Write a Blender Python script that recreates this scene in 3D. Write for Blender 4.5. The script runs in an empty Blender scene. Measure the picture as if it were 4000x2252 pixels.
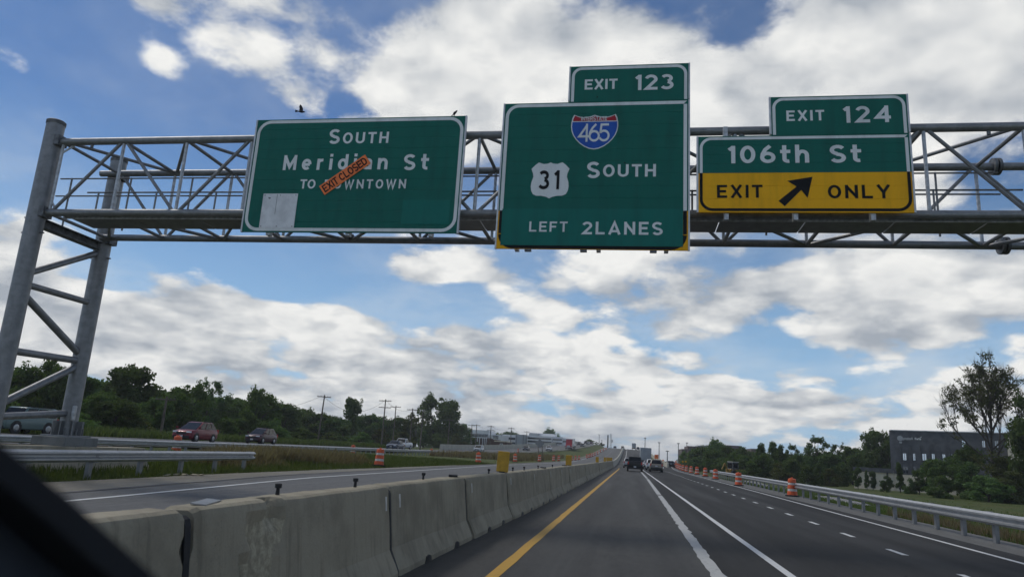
import bpy, bmesh, math, random
from mathutils import Vector, Matrix, noise as mnoise
R = math.radians
rnd = random.Random(7)
scene = bpy.context.scene
COL = scene.collection

# ------------------------------------------------------------------ camera
EYE = 1.6
CAM_M = Matrix(((0.985912, -0.019798, 0.166092), (0.157212, -0.229425, -0.960546), (0.057122, 0.973125, -0.223081)))
cam_d = bpy.data.cameras.new('camera'); cam = bpy.data.objects.new('camera', cam_d); COL.objects.link(cam)
cam_d.lens = 25.02; cam_d.sensor_width = 36; cam_d.clip_start = .05; cam_d.clip_end = 6000
cam.matrix_world = Matrix.Translation((0, 0, EYE)) @ CAM_M.to_4x4()
cam_d.dof.use_dof = True; cam_d.dof.focus_distance = 22; cam_d.dof.aperture_fstop = 3.4
scene.camera = cam

# ------------------------------------------------------------------ exposure
scene.view_settings.view_transform = 'Standard'; scene.view_settings.look = 'None'
scene.view_settings.exposure = 0.0; scene.view_settings.gamma = 1.0
scene.view_settings.use_curve_mapping = False
cy = scene.cycles; cy.max_bounces = 5; cy.diffuse_bounces = 3; cy.glossy_bounces = 2; cy.transmission_bounces = 3
cy.use_adaptive_sampling = True; cy.adaptive_threshold = .02; cy.adaptive_min_samples = 8

# ------------------------------------------------------------------ node expression helper
class NT:
    def __init__(s, nt): s.nt = nt
    def node(s, typ, **kw):
        n = s.nt.nodes.new(typ)
        for k, v in kw.items(): setattr(n, k, v)
        return n
    def put(s, sock, v):
        if isinstance(v, (int, float)):
            try: sock.default_value = v
            except TypeError: sock.default_value = (v, v, v)
        elif isinstance(v, (tuple, list)):
            v = tuple(v)
            if len(v) == 3 and len(sock.default_value) == 4: v = v + (1,)
            sock.default_value = v
        else: s.nt.links.new(v, sock)
    def m(s, op, a, b=0., c=0., clamp=False):
        n = s.node('ShaderNodeMath', operation=op, use_clamp=clamp)
        for i, v in enumerate((a, b, c)): s.put(n.inputs[i], v)
        return n.outputs[0]
    def add(s, a, b): return s.m('ADD', a, b)
    def sub(s, a, b): return s.m('SUBTRACT', a, b)
    def mul(s, a, b): return s.m('MULTIPLY', a, b)
    def v(s, op, a, b=(0, 0, 0), scale=None):
        n = s.node('ShaderNodeVectorMath', operation=op)
        s.put(n.inputs[0], a)
        if op != 'SCALE': s.put(n.inputs[1], b)
        if scale is not None: s.put(n.inputs['Scale'], scale)
        return n.outputs['Value'] if op in ('DOT_PRODUCT', 'LENGTH', 'DISTANCE') else n.outputs['Vector']
    def rng(s, val, a, b, c=0., d=1., smooth=True):
        n = s.node('ShaderNodeMapRange', interpolation_type='SMOOTHSTEP' if smooth else 'LINEAR')
        for i, x in enumerate((val, a, b, c, d)): s.put(n.inputs[i], x)
        return n.outputs[0]
    def mix(s, f, a, b, blend='MIX'):
        n = s.node('ShaderNodeMix', data_type='RGBA', blend_type=blend)
        s.put(n.inputs[0], f); s.put(n.inputs[6], a); s.put(n.inputs[7], b)
        return n.outputs[2]
    def noise(s, vec, scale, detail=4., rough=.5, dist=0., lac=2., col=False):
        n = s.node('ShaderNodeTexNoise')
        if vec is not None: s.put(n.inputs['Vector'], vec)
        for k, x in (('Scale', scale), ('Detail', detail), ('Roughness', rough), ('Distortion', dist), ('Lacunarity', lac)): s.put(n.inputs[k], x)
        return n.outputs['Color'] if col else n.outputs['Fac']
    def voro(s, vec, scale, detail=0., rough=.5, feature='F1', rand=1., smooth=.5):
        n = s.node('ShaderNodeTexVoronoi', feature=feature)
        if vec is not None: s.put(n.inputs['Vector'], vec)
        for k, x in (('Scale', scale), ('Detail', detail), ('Roughness', rough), ('Randomness', rand)): s.put(n.inputs[k], x)
        if feature == 'SMOOTH_F1': n.inputs['Smoothness'].default_value = smooth
        return n.outputs['Distance']
    def ramp(s, f, stops):
        n = s.node('ShaderNodeValToRGB'); cr = n.color_ramp
        while len(cr.elements) < len(stops): cr.elements.new(.5)
        for e, (p, c) in zip(cr.elements, stops): e.position = p; e.color = tuple(c) + (1,) if len(c) == 3 else c
        s.put(n.inputs[0], f); return n.outputs[0]
    def sep(s, vec):
        n = s.node('ShaderNodeSeparateXYZ'); s.put(n.inputs[0], vec); return n.outputs
    def comb(s, x, y, z):
        n = s.node('ShaderNodeCombineXYZ')
        for i, q in enumerate((x, y, z)): s.put(n.inputs[i], q)
        return n.outputs[0]

# ------------------------------------------------------------------ sky: blue Nishita air with broken cumulus
SUN_AZ, SUN_EL = -72., 54.
world = bpy.data.worlds.new('World'); scene.world = world; world.use_nodes = True
wn = world.node_tree; wn.nodes.clear(); W = NT(wn)
# heaps of cloud and gaps of blue: azimuth, elevation, half width, half height (degrees), weight
CLOUDS = [(-42.9,24.0,9.4,6.6,-0.55),(-39.4,29.6,1.9,1.3,0.55),(-48.2,22.4,1.6,1.1,0.45),(-45.5,19.4,4.2,1.3,0.55),(-39.8,18.2,5.8,2.4,-0.25),(-37.9,24.6,1.7,1.1,0.5),(-16.8,29.0,17.4,6.7,0.48),(-5.4,33.4,12.2,4.5,0.25),(9.7,32.7,2.4,1.6,-0.3),(4.6,26.6,1.8,1.2,-0.35),(20.0,25.8,10.1,6.9,0.5),(26.1,28.2,5.5,4.2,0.5),(-45.1,11.4,3.4,2.3,0.35),(-35.4,16.3,9.1,2.0,-0.3),(-26.1,12.5,8.8,2.1,-0.42),(-15.1,14.6,3.5,1.9,0.35),(-37.6,8.3,10.4,3.1,0.48),(-16.5,11.9,5.6,1.3,-0.3),(9.6,13.1,14.1,3.0,0.48),(22.9,12.8,6.9,3.3,0.35),(9.6,15.8,3.7,0.9,-0.3),(3.5,7.9,4.5,1.1,-0.2),(13.7,7.1,13.4,1.3,-0.25),(-27.4,4.1,19.5,2.1,0.2),(-2.6,5.8,9.3,1.9,0.25),(12.2,4.8,9.0,1.7,0.3),(-38.5,13.6,3.7,1.1,-0.35),(22.2,19.5,7.0,2.7,0.1),(-13.9,7.7,4.1,1.6,0.2),(-40.5,10.4,8.3,3.3,0.3),(-33.5,7.4,8.0,1.7,0.25),(-18.6,6.7,12.2,2.5,0.2),(4.7,23.3,8.2,3.9,0.45),(-13.6,25.1,5.0,3.0,0.25)]
def build_sky():
    tc = W.node('ShaderNodeTexCoord').outputs['Generated']
    n = W.v('NORMALIZE', tc)
    x, y, z = W.sep(n)
    zc = W.m('MAXIMUM', z, 0.)
    inv = W.m('DIVIDE', 1., W.add(zc, .31))
    q = W.v('SCALE', n, scale=inv)
    q = W.v('MULTIPLY', q, (1.08, 1.08, 1.35))
    # soft warp so that the edges of heaps and gaps are ragged
    wcol = W.noise(q, 1.5, 3., .6, col=True)
    warp = W.v('SUBTRACT', wcol, (.5, .5, .5))
    nb = W.v('ADD', n, W.v('SCALE', warp, scale=.21))
    M = None
    for az, el, w, h, s in CLOUDS:
        a, e = R(az), R(el)
        c = Vector((math.sin(a)*math.cos(e), math.cos(a)*math.cos(e), math.sin(e)))
        t1 = Vector((math.cos(a), -math.sin(a), 0)); t2 = c.cross(t1) * -1
        if t2.z < 0: t2 = -t2
        mp = W.node('ShaderNodeMapping', vector_type='TEXTURE'); W.put(mp.inputs[0], nb)
        mp.inputs['Location'].default_value = c; mp.inputs['Rotation'].default_value = Matrix((t1, t2, c)).transposed().to_euler() if t1.cross(t2).dot(c) > 0 else Matrix((t1, t2, -c)).transposed().to_euler()
        mp.inputs['Scale'].default_value = (math.sin(R(w)*1.15), math.sin(R(h)*1.15), .6)
        g = W.rng(W.v('LENGTH', mp.outputs[0]), 0., 1.75, s, 0.)
        M = g if M is None else W.add(M, g)
    # a belt of small cumulus towards the horizon all round
    belt = W.rng(zc, .03, .26, .46, .20)
    M = W.add(M, belt)
    def dens(p, det, pd):
        big = W.noise(p, 2.0, det, .66)
        puf = W.voro(p, 5.0, pd, .55)
        d = W.m('MULTIPLY_ADD', W.sub(big, .5), 2.1, M)
        d = W.m('MULTIPLY_ADD', W.sub(.40, puf), .60, d)
        return d
    pw = W.v('ADD', q, W.v('SCALE', warp, scale=.10))
    D = dens(pw, 7., 1.4)
    off = (-.05, .0, .12)
    D2 = dens(W.v('ADD', pw, off), 4., .6)
    alpha = W.rng(D, -.06, .28)
    edge = W.sub(D, D2)
    light = W.m('MULTIPLY_ADD', edge, 1.5, .74, clamp=True)
    thick = W.rng(D, .45, 1.5, 0., .46)
    light = W.m('SUBTRACT', light, thick, clamp=True)
    light = W.m('MULTIPLY_ADD', W.sub(W.noise(q, 5.5, 3., .6), .5), .5, light, clamp=True)
    lit, grey = (.90, .90, .88), (.38, .42, .475)
    ccol = W.mix(light, grey, lit)
    # distant clouds pale into the bright air near the horizon
    haze = W.rng(zc, 0., .10, .14, 0.)
    ccol = W.mix(haze, ccol, (.60, .655, .70))
    sky = W.node('ShaderNodeTexSky', sky_type='NISHITA')
    sky.sun_disc = False; sky.sun_elevation = R(SUN_EL); sky.sun_rotation = R(SUN_AZ)
    sky.altitude = 250; sky.air_density = 1.0; sky.dust_density = .25; sky.ozone_density = 2.2
    blue = W.v('SCALE', sky.outputs[0], scale=.060)
    blue = W.mix(1., blue, (.80, 1.06, 1.36), 'MULTIPLY')
    pale = W.rng(zc, 0., .42, .80, .02)
    blue = W.mix(pale, blue, (.37, .60, .84))
    # thin high veil of cloud
    veil = W.mul(W.rng(W.noise(W.v('MULTIPLY', q, (1., 1., 1.6)), 1.3, 5., .62), .40, .72, 0., .6), W.rng(zc, .05, .50, 1., .35))
    blue = W.mix(veil, blue, (.66, .72, .77))
    col = W.mix(alpha, blue, ccol)
    bg = W.node('ShaderNodeBackground'); W.put(bg.inputs[0], col); bg.inputs[1].default_value = 1.0
    out = W.node('ShaderNodeOutputWorld'); wn.links.new(bg.outputs[0], out.inputs[0])
build_sky()
world.cycles.sampling_method = 'MANUAL'; world.cycles.sample_map_resolution = 512

# ------------------------------------------------------------------ sun, dimmed and softened by cloud
sun_d = bpy.data.lights.new('sun', 'SUN'); sun = bpy.data.objects.new('sun', sun_d); COL.objects.link(sun)
sun_d.energy = 1.5; sun_d.angle = R(10); sun_d.color = (1., .95, .87)
_a, _e = R(SUN_AZ), R(SUN_EL)
sun.rotation_euler = Vector((math.sin(_a)*math.cos(_e), math.cos(_a)*math.cos(_e), math.sin(_e))).to_track_quat('Z', 'Y').to_euler()

# ------------------------------------------------------------------ geometry helpers
F_PX = 2780.
def pray(px, py):                       # direction of a sight line, used to measure the place
    return CAM_M @ Vector((px-2000, -(py-1126), -F_PX))
def on_y(px, py, Y):
    d = pray(px, py); return d*(Y/d.y) + Vector((0, 0, EYE))
def on_x(px, py, X):
    d = pray(px, py); return d*(X/d.x) + Vector((0, 0, EYE))
def on_z(px, py, z=0.):
    d = pray(px, py); return d*((z-EYE)/d.z) + Vector((0, 0, EYE))
def ss(t):
    t = max(0., min(1., t)); return t*t*(3-2*t)
def interp(tab, y):
    if y <= tab[0][0]: return tab[0][1]
    for (a, u), (b, v) in zip(tab, tab[1:]):
        if y <= b: return u + (v-u)*(y-a)/(b-a)
    return tab[-1][1]
def ordn(n):
    return f"{n}{'th' if 10 <= n % 100 <= 20 else {1: 'st', 2: 'nd', 3: 'rd'}.get(n % 10, 'th')}"

class MB:
    def __init__(s): s.v = []; s.f = []; s.mi = []; s.cur = 0
    def add(s, vs, fs):
        o = len(s.v); s.v += [tuple(v) for v in vs]; s.f += [tuple(i+o for i in f) for f in fs]; s.mi += [s.cur]*len(fs); return s
    def box(s, c, d, rz=0., tilt=None):
        x, y, z = d[0]/2, d[1]/2, d[2]/2
        m = tilt if tilt is not None else Matrix.Rotation(rz, 3, 'Z')
        vs = [Vector(c) + m @ Vector((a*x, b*y, e*z)) for e in (-1, 1) for a, b in ((-1, -1), (1, -1), (1, 1), (-1, 1))]
        return s.add(vs, [(3, 2, 1, 0), (4, 5, 6, 7), (0, 1, 5, 4), (1, 2, 6, 5), (2, 3, 7, 6), (3, 0, 4, 7)])
    def tube(s, a, b, r, n=10, r2=None, cap=True):
        a, b = Vector(a), Vector(b); r2 = r if r2 is None else r2
        d = (b-a).normalized(); u = d.orthogonal().normalized(); w = d.cross(u)
        vs = [a + (u*math.cos(t)+w*math.sin(t))*r for t in [2*math.pi*i/n for i in range(n)]]
        vs += [b + (u*math.cos(t)+w*math.sin(t))*r2 for t in [2*math.pi*i/n for i in range(n)]]
        fs = [(i, (i+1) % n, n+(i+1) % n, n+i) for i in range(n)]
        if cap: fs += [tuple(range(n-1, -1, -1)), tuple(range(n, 2*n))]
        return s.add(vs, fs)
    def loft(s, rings, closed=True, cap=True):
        n = len(rings[0]); vs = [p for r in rings for p in r]; fs = []
        for k in range(len(rings)-1):
            for i in range(n if closed else n-1):
                j = (i+1) % n; fs.append((k*n+i, k*n+j, (k+1)*n+j, (k+1)*n+i))
        if cap: fs += [tuple(range(n-1, -1, -1)), tuple(range((len(rings)-1)*n, len(rings)*n))]
        return s.add(vs, fs)
    def lathe(s, prof, c=(0, 0, 0), n=20):
        rings = [[(c[0]+r*math.cos(2*math.pi*i/n), c[1]+r*math.sin(2*math.pi*i/n), c[2]+z) for i in range(n)] for r, z in prof]
        return s.loft(rings)
    def prism(s, poly, a, b, axis='y'):       # polygon extruded between two depths
        def P(p, t): return {'y': (p[0], t, p[1]), 'x': (t, p[0], p[1]), 'z': (p[0], p[1], t)}[axis]
        return s.loft([[P(p, a) for p in poly], [P(p, b) for p in poly]])
    def mesh(s, name, mats, smooth=False, sharp=None):
        me = bpy.data.meshes.new(name); me.from_pydata(s.v, [], s.f); me.update()
        for m in (mats if isinstance(mats, (list, tuple)) else [mats]): me.materials.append(m)
        if s.cur or any(s.mi): me.polygons.foreach_set('material_index', s.mi)
        bm = bmesh.new(); bm.from_mesh(me); bmesh.ops.recalc_face_normals(bm, faces=bm.faces); bm.to_mesh(me); bm.free()
        if smooth:
            me.polygons.foreach_set('use_smooth', [True]*len(me.polygons))
            me.set_sharp_from_angle(angle=R(sharp or 40))
        return me
    def build(s, name, mats, parent=None, smooth=False, sharp=None, loc=None, rot=None):
        return obj(name, s.mesh(name, mats, smooth, sharp), parent, loc, rot)
def obj(name, me, parent=None, loc=None, rot=None):
    o = bpy.data.objects.new(name, me); COL.objects.link(o)
    if parent is not None: o.parent = parent
    if loc is not None: o.location = loc
    if rot is not None: o.rotation_euler = rot
    return o
def tag(o, label=None, cat=None, group=None, kind=None):
    for k, v in (('label', label), ('category', cat), ('group', group), ('kind', kind)):
        if v: o[k] = v
    return o
def thing(name, label, cat, loc=(0, 0, 0), rz=0., group=None):
    o = bpy.data.objects.new(name, None); COL.objects.link(o); o.location = loc; o.rotation_euler = (0, 0, rz); o.empty_display_size = .2
    return tag(o, label, cat, group)
def copy_tree(o, loc=None, rz=None, scale=None, parent=None):
    c = o.copy(); COL.objects.link(c); c.parent = parent
    if loc is not None: c.location = loc
    if rz is not None: c.rotation_euler = (0, 0, rz)
    if scale is not None: c.scale = scale
    for ch in o.children: copy_tree(ch, parent=c)
    return c
def bevel(o, w=.02, seg=2):
    m = o.modifiers.new('bevel', 'BEVEL'); m.width = w; m.segments = seg; m.limit_method = 'ANGLE'; m.angle_limit = R(35); return o

# ------------------------------------------------------------------ materials
def mat(name, col, rough=.6, metal=0., var=.18, scale=6., bump=0., bscale=60., coords='Object', col2=None, spec=.5, coat=0., trans=0., streak=0.):
    m = bpy.data.materials.new(name); m.use_nodes = True; nt = m.node_tree; N = NT(nt)
    b = nt.nodes['Principled BSDF']; tc = N.node('ShaderNodeTexCoord').outputs[coords] if coords != 'World' else N.node('ShaderNodeNewGeometry').outputs['Position']
    col2 = col2 or tuple(c*(1-var*1.6) for c in col)
    f = N.rng(N.noise(tc, scale, 6., .6), .3, .7)
    c = N.mix(f, tuple(x*(1+var*.5) for x in col), col2)
    if streak:
        st = N.noise(N.v('MULTIPLY', tc, (1., 1., .08)), scale*3, 4., .6)
        c = N.mix(N.rng(st, .52, .75, 0., streak), c, tuple(x*.45 for x in col))
    N.put(b.inputs['Base Color'], c)
    b.inputs['Roughness'].default_value = rough; b.inputs['Metallic'].default_value = metal
    b.inputs['Specular IOR Level'].default_value = spec; b.inputs['Coat Weight'].default_value = coat
    if bump:
        bn = N.node('ShaderNodeBump'); bn.inputs['Strength'].default_value = bump; bn.inputs['Distance'].default_value = .02
        N.put(bn.inputs['Height'], N.noise(tc, bscale, 6., .65)); nt.links.new(bn.outputs[0], b.inputs['Normal'])
    return m
def asphalt(name, col, lanes, dark=.6, patch=.25, streak=.35, tracks=()):
    """worn road: aggregate speckle, tyre-polished wheel tracks along the road, patches and hairline cracks"""
    m = bpy.data.materials.new(name); m.use_nodes = True; nt = m.node_tree; N = NT(nt); b = nt.nodes['Principled BSDF']
    p = N.node('ShaderNodeNewGeometry').outputs['Position']
    pl = N.v('MULTIPLY', p, (1., .06, 1.))
    big = N.rng(N.noise(N.v('MULTIPLY', p, (1., .10, 1.)), .55, 5., .6), .3, .72)
    trk = N.rng(N.noise(pl, lanes, 4., .55), .38, .68)
    spk = N.rng(N.noise(p, 42., 3., .7), .25, .8)
    c = N.mix(N.mul(big, patch*2), tuple(x*1.12 for x in col), tuple(x*(1-patch) for x in col))
    c = N.mix(N.mul(trk, streak*1.6), c, tuple(x*dark for x in col))
    c = N.mix(N.mul(spk, .6), c, tuple(x*1.7 for x in col))
    mid = N.rng(N.noise(N.v('MULTIPLY', p, (1., .35, 1.)), 5.5, 5., .7), .34, .7)
    c = N.mix(N.mul(mid, .42), c, tuple(x*.58 for x in col))
    px_ = N.sep(p)[0]
    for tx in tracks:        # wheel paths polished and stained by traffic
        w_ = N.rng(N.m('ABSOLUTE', N.sub(N.add(px_, N.mul(N.sub(N.noise(pl, .5, 2.), .5), .5)), tx)), .10, .42, 1., 0.)
        c = N.mix(N.mul(w_, N.rng(N.noise(pl, 1.6, 4., .6), .25, .7, .12, .5)), c, tuple(x*.62 for x in col))
    edge = N.rng(N.noise(N.v('MULTIPLY', p, (1., .02, 1.)), 2.1, 3., .6), .54, .66)
    c = N.mix(N.mul(edge, .35), c, tuple(x*1.5 for x in col))
    cr = N.voro(N.v('ADD', p, N.v('SCALE', N.noise(p, .7, 4., .6, col=True), scale=1.6)), .17, 0., .5, 'DISTANCE_TO_EDGE')
    crk = N.mul(N.rng(cr, .0, .006, 1., 0.), N.rng(N.noise(p, .3, 2.), .5, .62))
    c = N.mix(N.mul(crk, .5), c, tuple(x*.35 for x in col))
    N.put(b.inputs['Base Color'], c)
    N.put(b.inputs['Roughness'], N.rng(trk, 0., 1., .82, .66, False)); b.inputs['Specular IOR Level'].default_value = .2
    bn = N.node('ShaderNodeBump'); bn.inputs['Strength'].default_value = .5; bn.inputs['Distance'].default_value = .006
    N.put(bn.inputs['Height'], N.noise(p, 90., 4., .7)); nt.links.new(bn.outputs[0], b.inputs['Normal'])
    return m
def paint_line(name, col, wear=.35):
    m = bpy.data.materials.new(name); m.use_nodes = True; nt = m.node_tree; N = NT(nt); b = nt.nodes['Principled BSDF']
    p = N.node('ShaderNodeNewGeometry').outputs['Position']
    w = N.rng(N.noise(p, 9., 7., .75), .52, .72, 0., wear)
    c = N.mix(w, col, (.09, .09, .09)); c = N.mix(N.mul(N.noise(p, 1.3, 3.), .35), c, tuple(x*.55 for x in col))
    N.put(b.inputs['Base Color'], c); b.inputs['Roughness'].default_value = .7
    return m
def concrete(name, col, stain=.5, scale=1.6, speck=.4):
    m = bpy.data.materials.new(name); m.use_nodes = True; nt = m.node_tree; N = NT(nt); b = nt.nodes['Principled BSDF']
    p = N.node('ShaderNodeNewGeometry').outputs['Position']
    blot = N.rng(N.noise(p, scale, 6., .62), .35, .7)
    c = N.mix(N.mul(blot, stain), tuple(x*1.15 for x in col), tuple(x*.55 for x in col))
    run = N.noise(N.v('MULTIPLY', p, (1., 3.5, .25)), 4., 5., .6)
    c = N.mix(N.rng(run, .5, .72, 0., stain*.8), c, tuple(x*.5 for x in col))
    sp = N.rng(N.noise(p, 55., 4., .75), .45, .75, 0., speck)
    c = N.mix(sp, c, tuple(x*.6 for x in col))
    pit = N.rng(N.voro(p, 16.), .05, .11, 1., 0.)
    c = N.mix(N.mul(pit, N.rng(N.noise(p, 2.3, 2.), .45, .6, 0., .6)), c, tuple(x*.4 for x in col))
    N.put(b.inputs['Base Color'], c); b.inputs['Roughness'].default_value = .88; b.inputs['Specular IOR Level'].default_value = .25
    bn = N.node('ShaderNodeBump'); bn.inputs['Strength'].default_value = .55; bn.inputs['Distance'].default_value = .012
    N.put(bn.inputs['Height'], N.add(N.noise(p, 30., 6., .7), N.mul(pit, -.5))); nt.links.new(bn.outputs[0], b.inputs['Normal'])
    return m
def leafmat(name, a, b_, rough=.85):
    m = bpy.data.materials.new(name); m.use_nodes = True; nt = m.node_tree; N = NT(nt); b = nt.nodes['Principled BSDF']
    g = N.node('ShaderNodeNewGeometry'); oi = N.node('ShaderNodeObjectInfo')
    f = N.add(N.mul(g.outputs['Random Per Island'], .55), N.mul(N.noise(g.outputs['Position'], .45, 3., .6), .5))
    c = N.mix(f, a, b_)
    hs = N.node('ShaderNodeHueSaturation'); N.put(hs.inputs['Color'], c)
    N.put(hs.inputs['Hue'], N.m('MULTIPLY_ADD', oi.outputs['Random'], .035, .483)); N.put(hs.inputs['Value'], N.m('MULTIPLY_ADD', oi.outputs['Random'], .45, .78)); hs.inputs['Saturation'].default_value = .95
    N.put(b.inputs['Base Color'], hs.outputs[0]); b.inputs['Roughness'].default_value = rough; b.inputs['Specular IOR Level'].default_value = .08
    tr = N.node('ShaderNodeBsdfTranslucent'); N.put(tr.inputs[0], N.mix(1., hs.outputs[0], (1.2, 1.35, .5), 'MULTIPLY'))
    mx = N.node('ShaderNodeMixShader'); mx.inputs[0].default_value = .34
    nt.links.new(b.outputs[0], mx.inputs[1]); nt.links.new(tr.outputs[0], mx.inputs[2])
    nt.links.new(mx.outputs[0], nt.nodes['Material Output'].inputs[0])
    return m
def signmat(name, col, rough=.42, seam=0.):
    """retroreflective sheeting: faint dirt runs and panel tone"""
    m = bpy.data.materials.new(name); m.use_nodes = True; nt = m.node_tree; N = NT(nt); b = nt.nodes['Principled BSDF']
    p = N.node('ShaderNodeNewGeometry').outputs['Position']
    d = N.rng(N.noise(N.v('MULTIPLY', p, (1., 1., .18)), 3.2, 5., .6), .4, .75, 0., .5)
    c = N.mix(d, col, tuple(x*.58+.006 for x in col))
    c = N.mix(N.rng(N.noise(p, 38., 3., .7), .5, .75, 0., .28), c, tuple(x*.68 for x in col))
    N.put(b.inputs['Base Color'], c); b.inputs['Roughness'].default_value = rough+.15; b.inputs['Specular IOR Level'].default_value = .18
    return m

MT = {}
MT['asphalt'] = asphalt('worn_asphalt', (.053, .052, .050), .9, tracks=(-.85, .75))
MT['asphalt_new'] = asphalt('new_asphalt', (.020, .0195, .019), .6, .7, .35, .6, (3.3, 4.9, 6.4))
MT['asphalt_left'] = asphalt('pale_asphalt', (.105, .104, .10), .8, .7, .2, .3)
MT['shoulder'] = asphalt('shoulder_asphalt', (.165, .150, .118), .5, .8, .3, .15)
MT['shoulder_right'] = asphalt('gritty_shoulder', (.12, .118, .11), .5, .8, .3, .2)
MT['line_white'] = paint_line('white_paint', (.66, .66, .64), .45)
MT['line_worn'] = paint_line('worn_white_paint', (.45, .45, .43), .9)
MT['line_yellow'] = paint_line('yellow_paint', (.50, .28, .022), .40)
MT['seam'] = mat('tar_seam', (.07, .07, .075), .8, var=.4, scale=3., coords='World')
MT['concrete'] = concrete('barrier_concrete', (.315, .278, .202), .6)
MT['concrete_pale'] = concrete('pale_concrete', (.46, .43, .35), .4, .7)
MT['aggregate'] = concrete('broken_concrete', (.42, .37, .26), .9, 14., .9)
MT['steel'] = mat('galvanised_steel', (.25, .255, .26), .5, .5, .13, 5., .1, 40., streak=.2)
MT['steel_dark'] = mat('weathered_steel', (.17, .175, .18), .6, .5, .3, 6., .1, 30., streak=.3)
MT['steel_light'] = mat('light_galvanised_steel', (.50, .515, .53), .42, .45, .22, 9., .08, 40.)
MT['rail'] = mat('guardrail_zinc', (.42, .43, .44), .42, .6, .10, 4., .05, 30.)
MT['alu'] = mat('aluminium_edge', (.62, .63, .64), .45, .3, .12, 5.)
MT['green'] = signmat('green_sheeting', (.012, .140, .105))
MT['green2'] = signmat('newer_green_sheeting', (.012, .165, .13), .38)
MT['white_sheet'] = signmat('white_sheeting', (.78, .80, .78))
MT['yellow_sheet'] = signmat('yellow_sheeting', (.95, .47, .012))
MT['black_sheet'] = signmat('black_sheeting', (.012, .012, .013))
MT['orange_sheet'] = signmat('orange_sheeting', (1.0, .25, .08))
MT['blue_sheet'] = signmat('blue_sheeting', (.03, .11, .46))
MT['red_sheet'] = signmat('red_sheeting', (.42, .03, .045))
MT['grey_plate'] = mat('grey_aluminium_plate', (.74, .74, .73), .5, .1, .12, 3.)
MT['orange'] = mat('orange_plastic', (.72, .115, .03), .5, 0, .2, 4.)
MT['barrel_white'] = mat('white_band', (.66, .63, .58), .5, 0, .2, 5.)
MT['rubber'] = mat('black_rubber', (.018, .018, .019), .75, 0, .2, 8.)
MT['yellow_plastic'] = mat('yellow_panel', (.55, .31, .02), .5, 0, .15, 6.)
MT['black'] = mat('black_plastic', (.012, .012, .013), .5, 0, .1, 8.)
MT['glass'] = mat('dark_car_glass', (.008, .009, .011), .12, 0, .05, 3., spec=.28)
MT['pane'] = mat('window_pane', (.03, .04, .05), .05, .0, .05, 1., spec=1.)
MT['tyre'] = mat('tyre_rubber', (.02, .02, .021), .8, 0, .15, 10.)
MT['rim'] = mat('alloy_rim', (.35, .36, .37), .35, .8, .1, 10.)
MT['lamp'] = mat('clear_lamp', (.75, .77, .78), .12, .1, .05, 5.)
MT['tail'] = mat('red_lamp', (.5, .02, .015), .2, 0, .1, 5.)
MT['plate'] = mat('number_plate', (.6, .6, .6), .5, 0, .1, 5.)
MT['bark'] = mat('bark', (.075, .062, .05), .9, 0, .35, 3., .6, 14., 'World')
MT['bark_grey'] = mat('grey_bark', (.13, .12, .105), .9, 0, .3, 3., .6, 14., 'World')
MT['leaf'] = leafmat('leaf_dark', (.052, .084, .030), (.105, .150, .052))
MT['leaf2'] = leafmat('leaf_mid', (.062, .105, .036), (.13, .185, .066))
MT['leaf3'] = leafmat('leaf_brown_green', (.055, .070, .030), (.12, .125, .05))
MT['grass_blade'] = leafmat('grass_blades', (.062, .092, .032), (.128, .150, .058), .8)
MT['dry_blade'] = leafmat('dry_blades', (.145, .112, .082), (.27, .215, .15), .8)
MT['wood'] = mat('pole_timber', (.15, .125, .10), .9, 0, .3, 2., .3, 20., 'World', streak=.3)
MT['brick'] = mat('brown_brick', (.13, .07, .05), .85, 0, .3, 1.5, .3, 8.)
MT['dark_brick'] = mat('charcoal_brick', (.112, .117, .124), .85, 0, .22, .8, .5, 9., 'Object')
MT['cream'] = mat('cream_stone', (.72, .64, .50), .8, 0, .12, .6)
MT['white_clad'] = mat('white_cladding', (.80, .80, .79), .6, 0, .1, .3)
MT['grey_clad'] = mat('grey_cladding', (.36, .38, .39), .55, 0, .12, .5)
MT['gravel'] = mat('gravel', (.30, .29, .27), .95, 0, .4, 6., .8, 12., 'World')
MT['feather'] = mat('black_feathers', (.010, .009, .012), .55, 0, .3, 40.)
MT['wire'] = mat('black_wire', (.02, .02, .02), .7)
def carpaint(name, c, metal=.3): return mat(name, c, .38, metal*.4, .06, 2., coat=.25, spec=.3)

def ground_mat():
    m = bpy.data.materials.new('grass_ground'); m.use_nodes = True; nt = m.node_tree; N = NT(nt); b = nt.nodes['Principled BSDF']
    p = N.node('ShaderNodeNewGeometry').outputs['Position']
    a = N.rng(N.noise(p, .11, 5., .6), .35, .68); f = N.rng(N.noise(N.v('MULTIPLY', p, (1., .35, 1.)), 2.2, 6., .7), .3, .72); g = N.rng(N.noise(p, 16., 4., .7), .3, .75)
    c = N.mix(a, (.060, .100, .024), (.105, .110, .034)); c = N.mix(N.mul(f, .6), c, (.030, .052, .013)); c = N.mix(N.mul(g, .5), c, (.115, .105, .048))
    N.put(b.inputs['Base Color'], c); b.inputs['Roughness'].default_value = .95; b.inputs['Specular IOR Level'].default_value = .15
    bn = N.node('ShaderNodeBump'); bn.inputs['Strength'].default_value = 1.; bn.inputs['Distance'].default_value = .09
    N.put(bn.inputs['Height'], N.noise(p, 7., 6., .75)); nt.links.new(bn.outputs[0], b.inputs['Normal'])
    return m
MT['ground'] = ground_mat()

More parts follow.
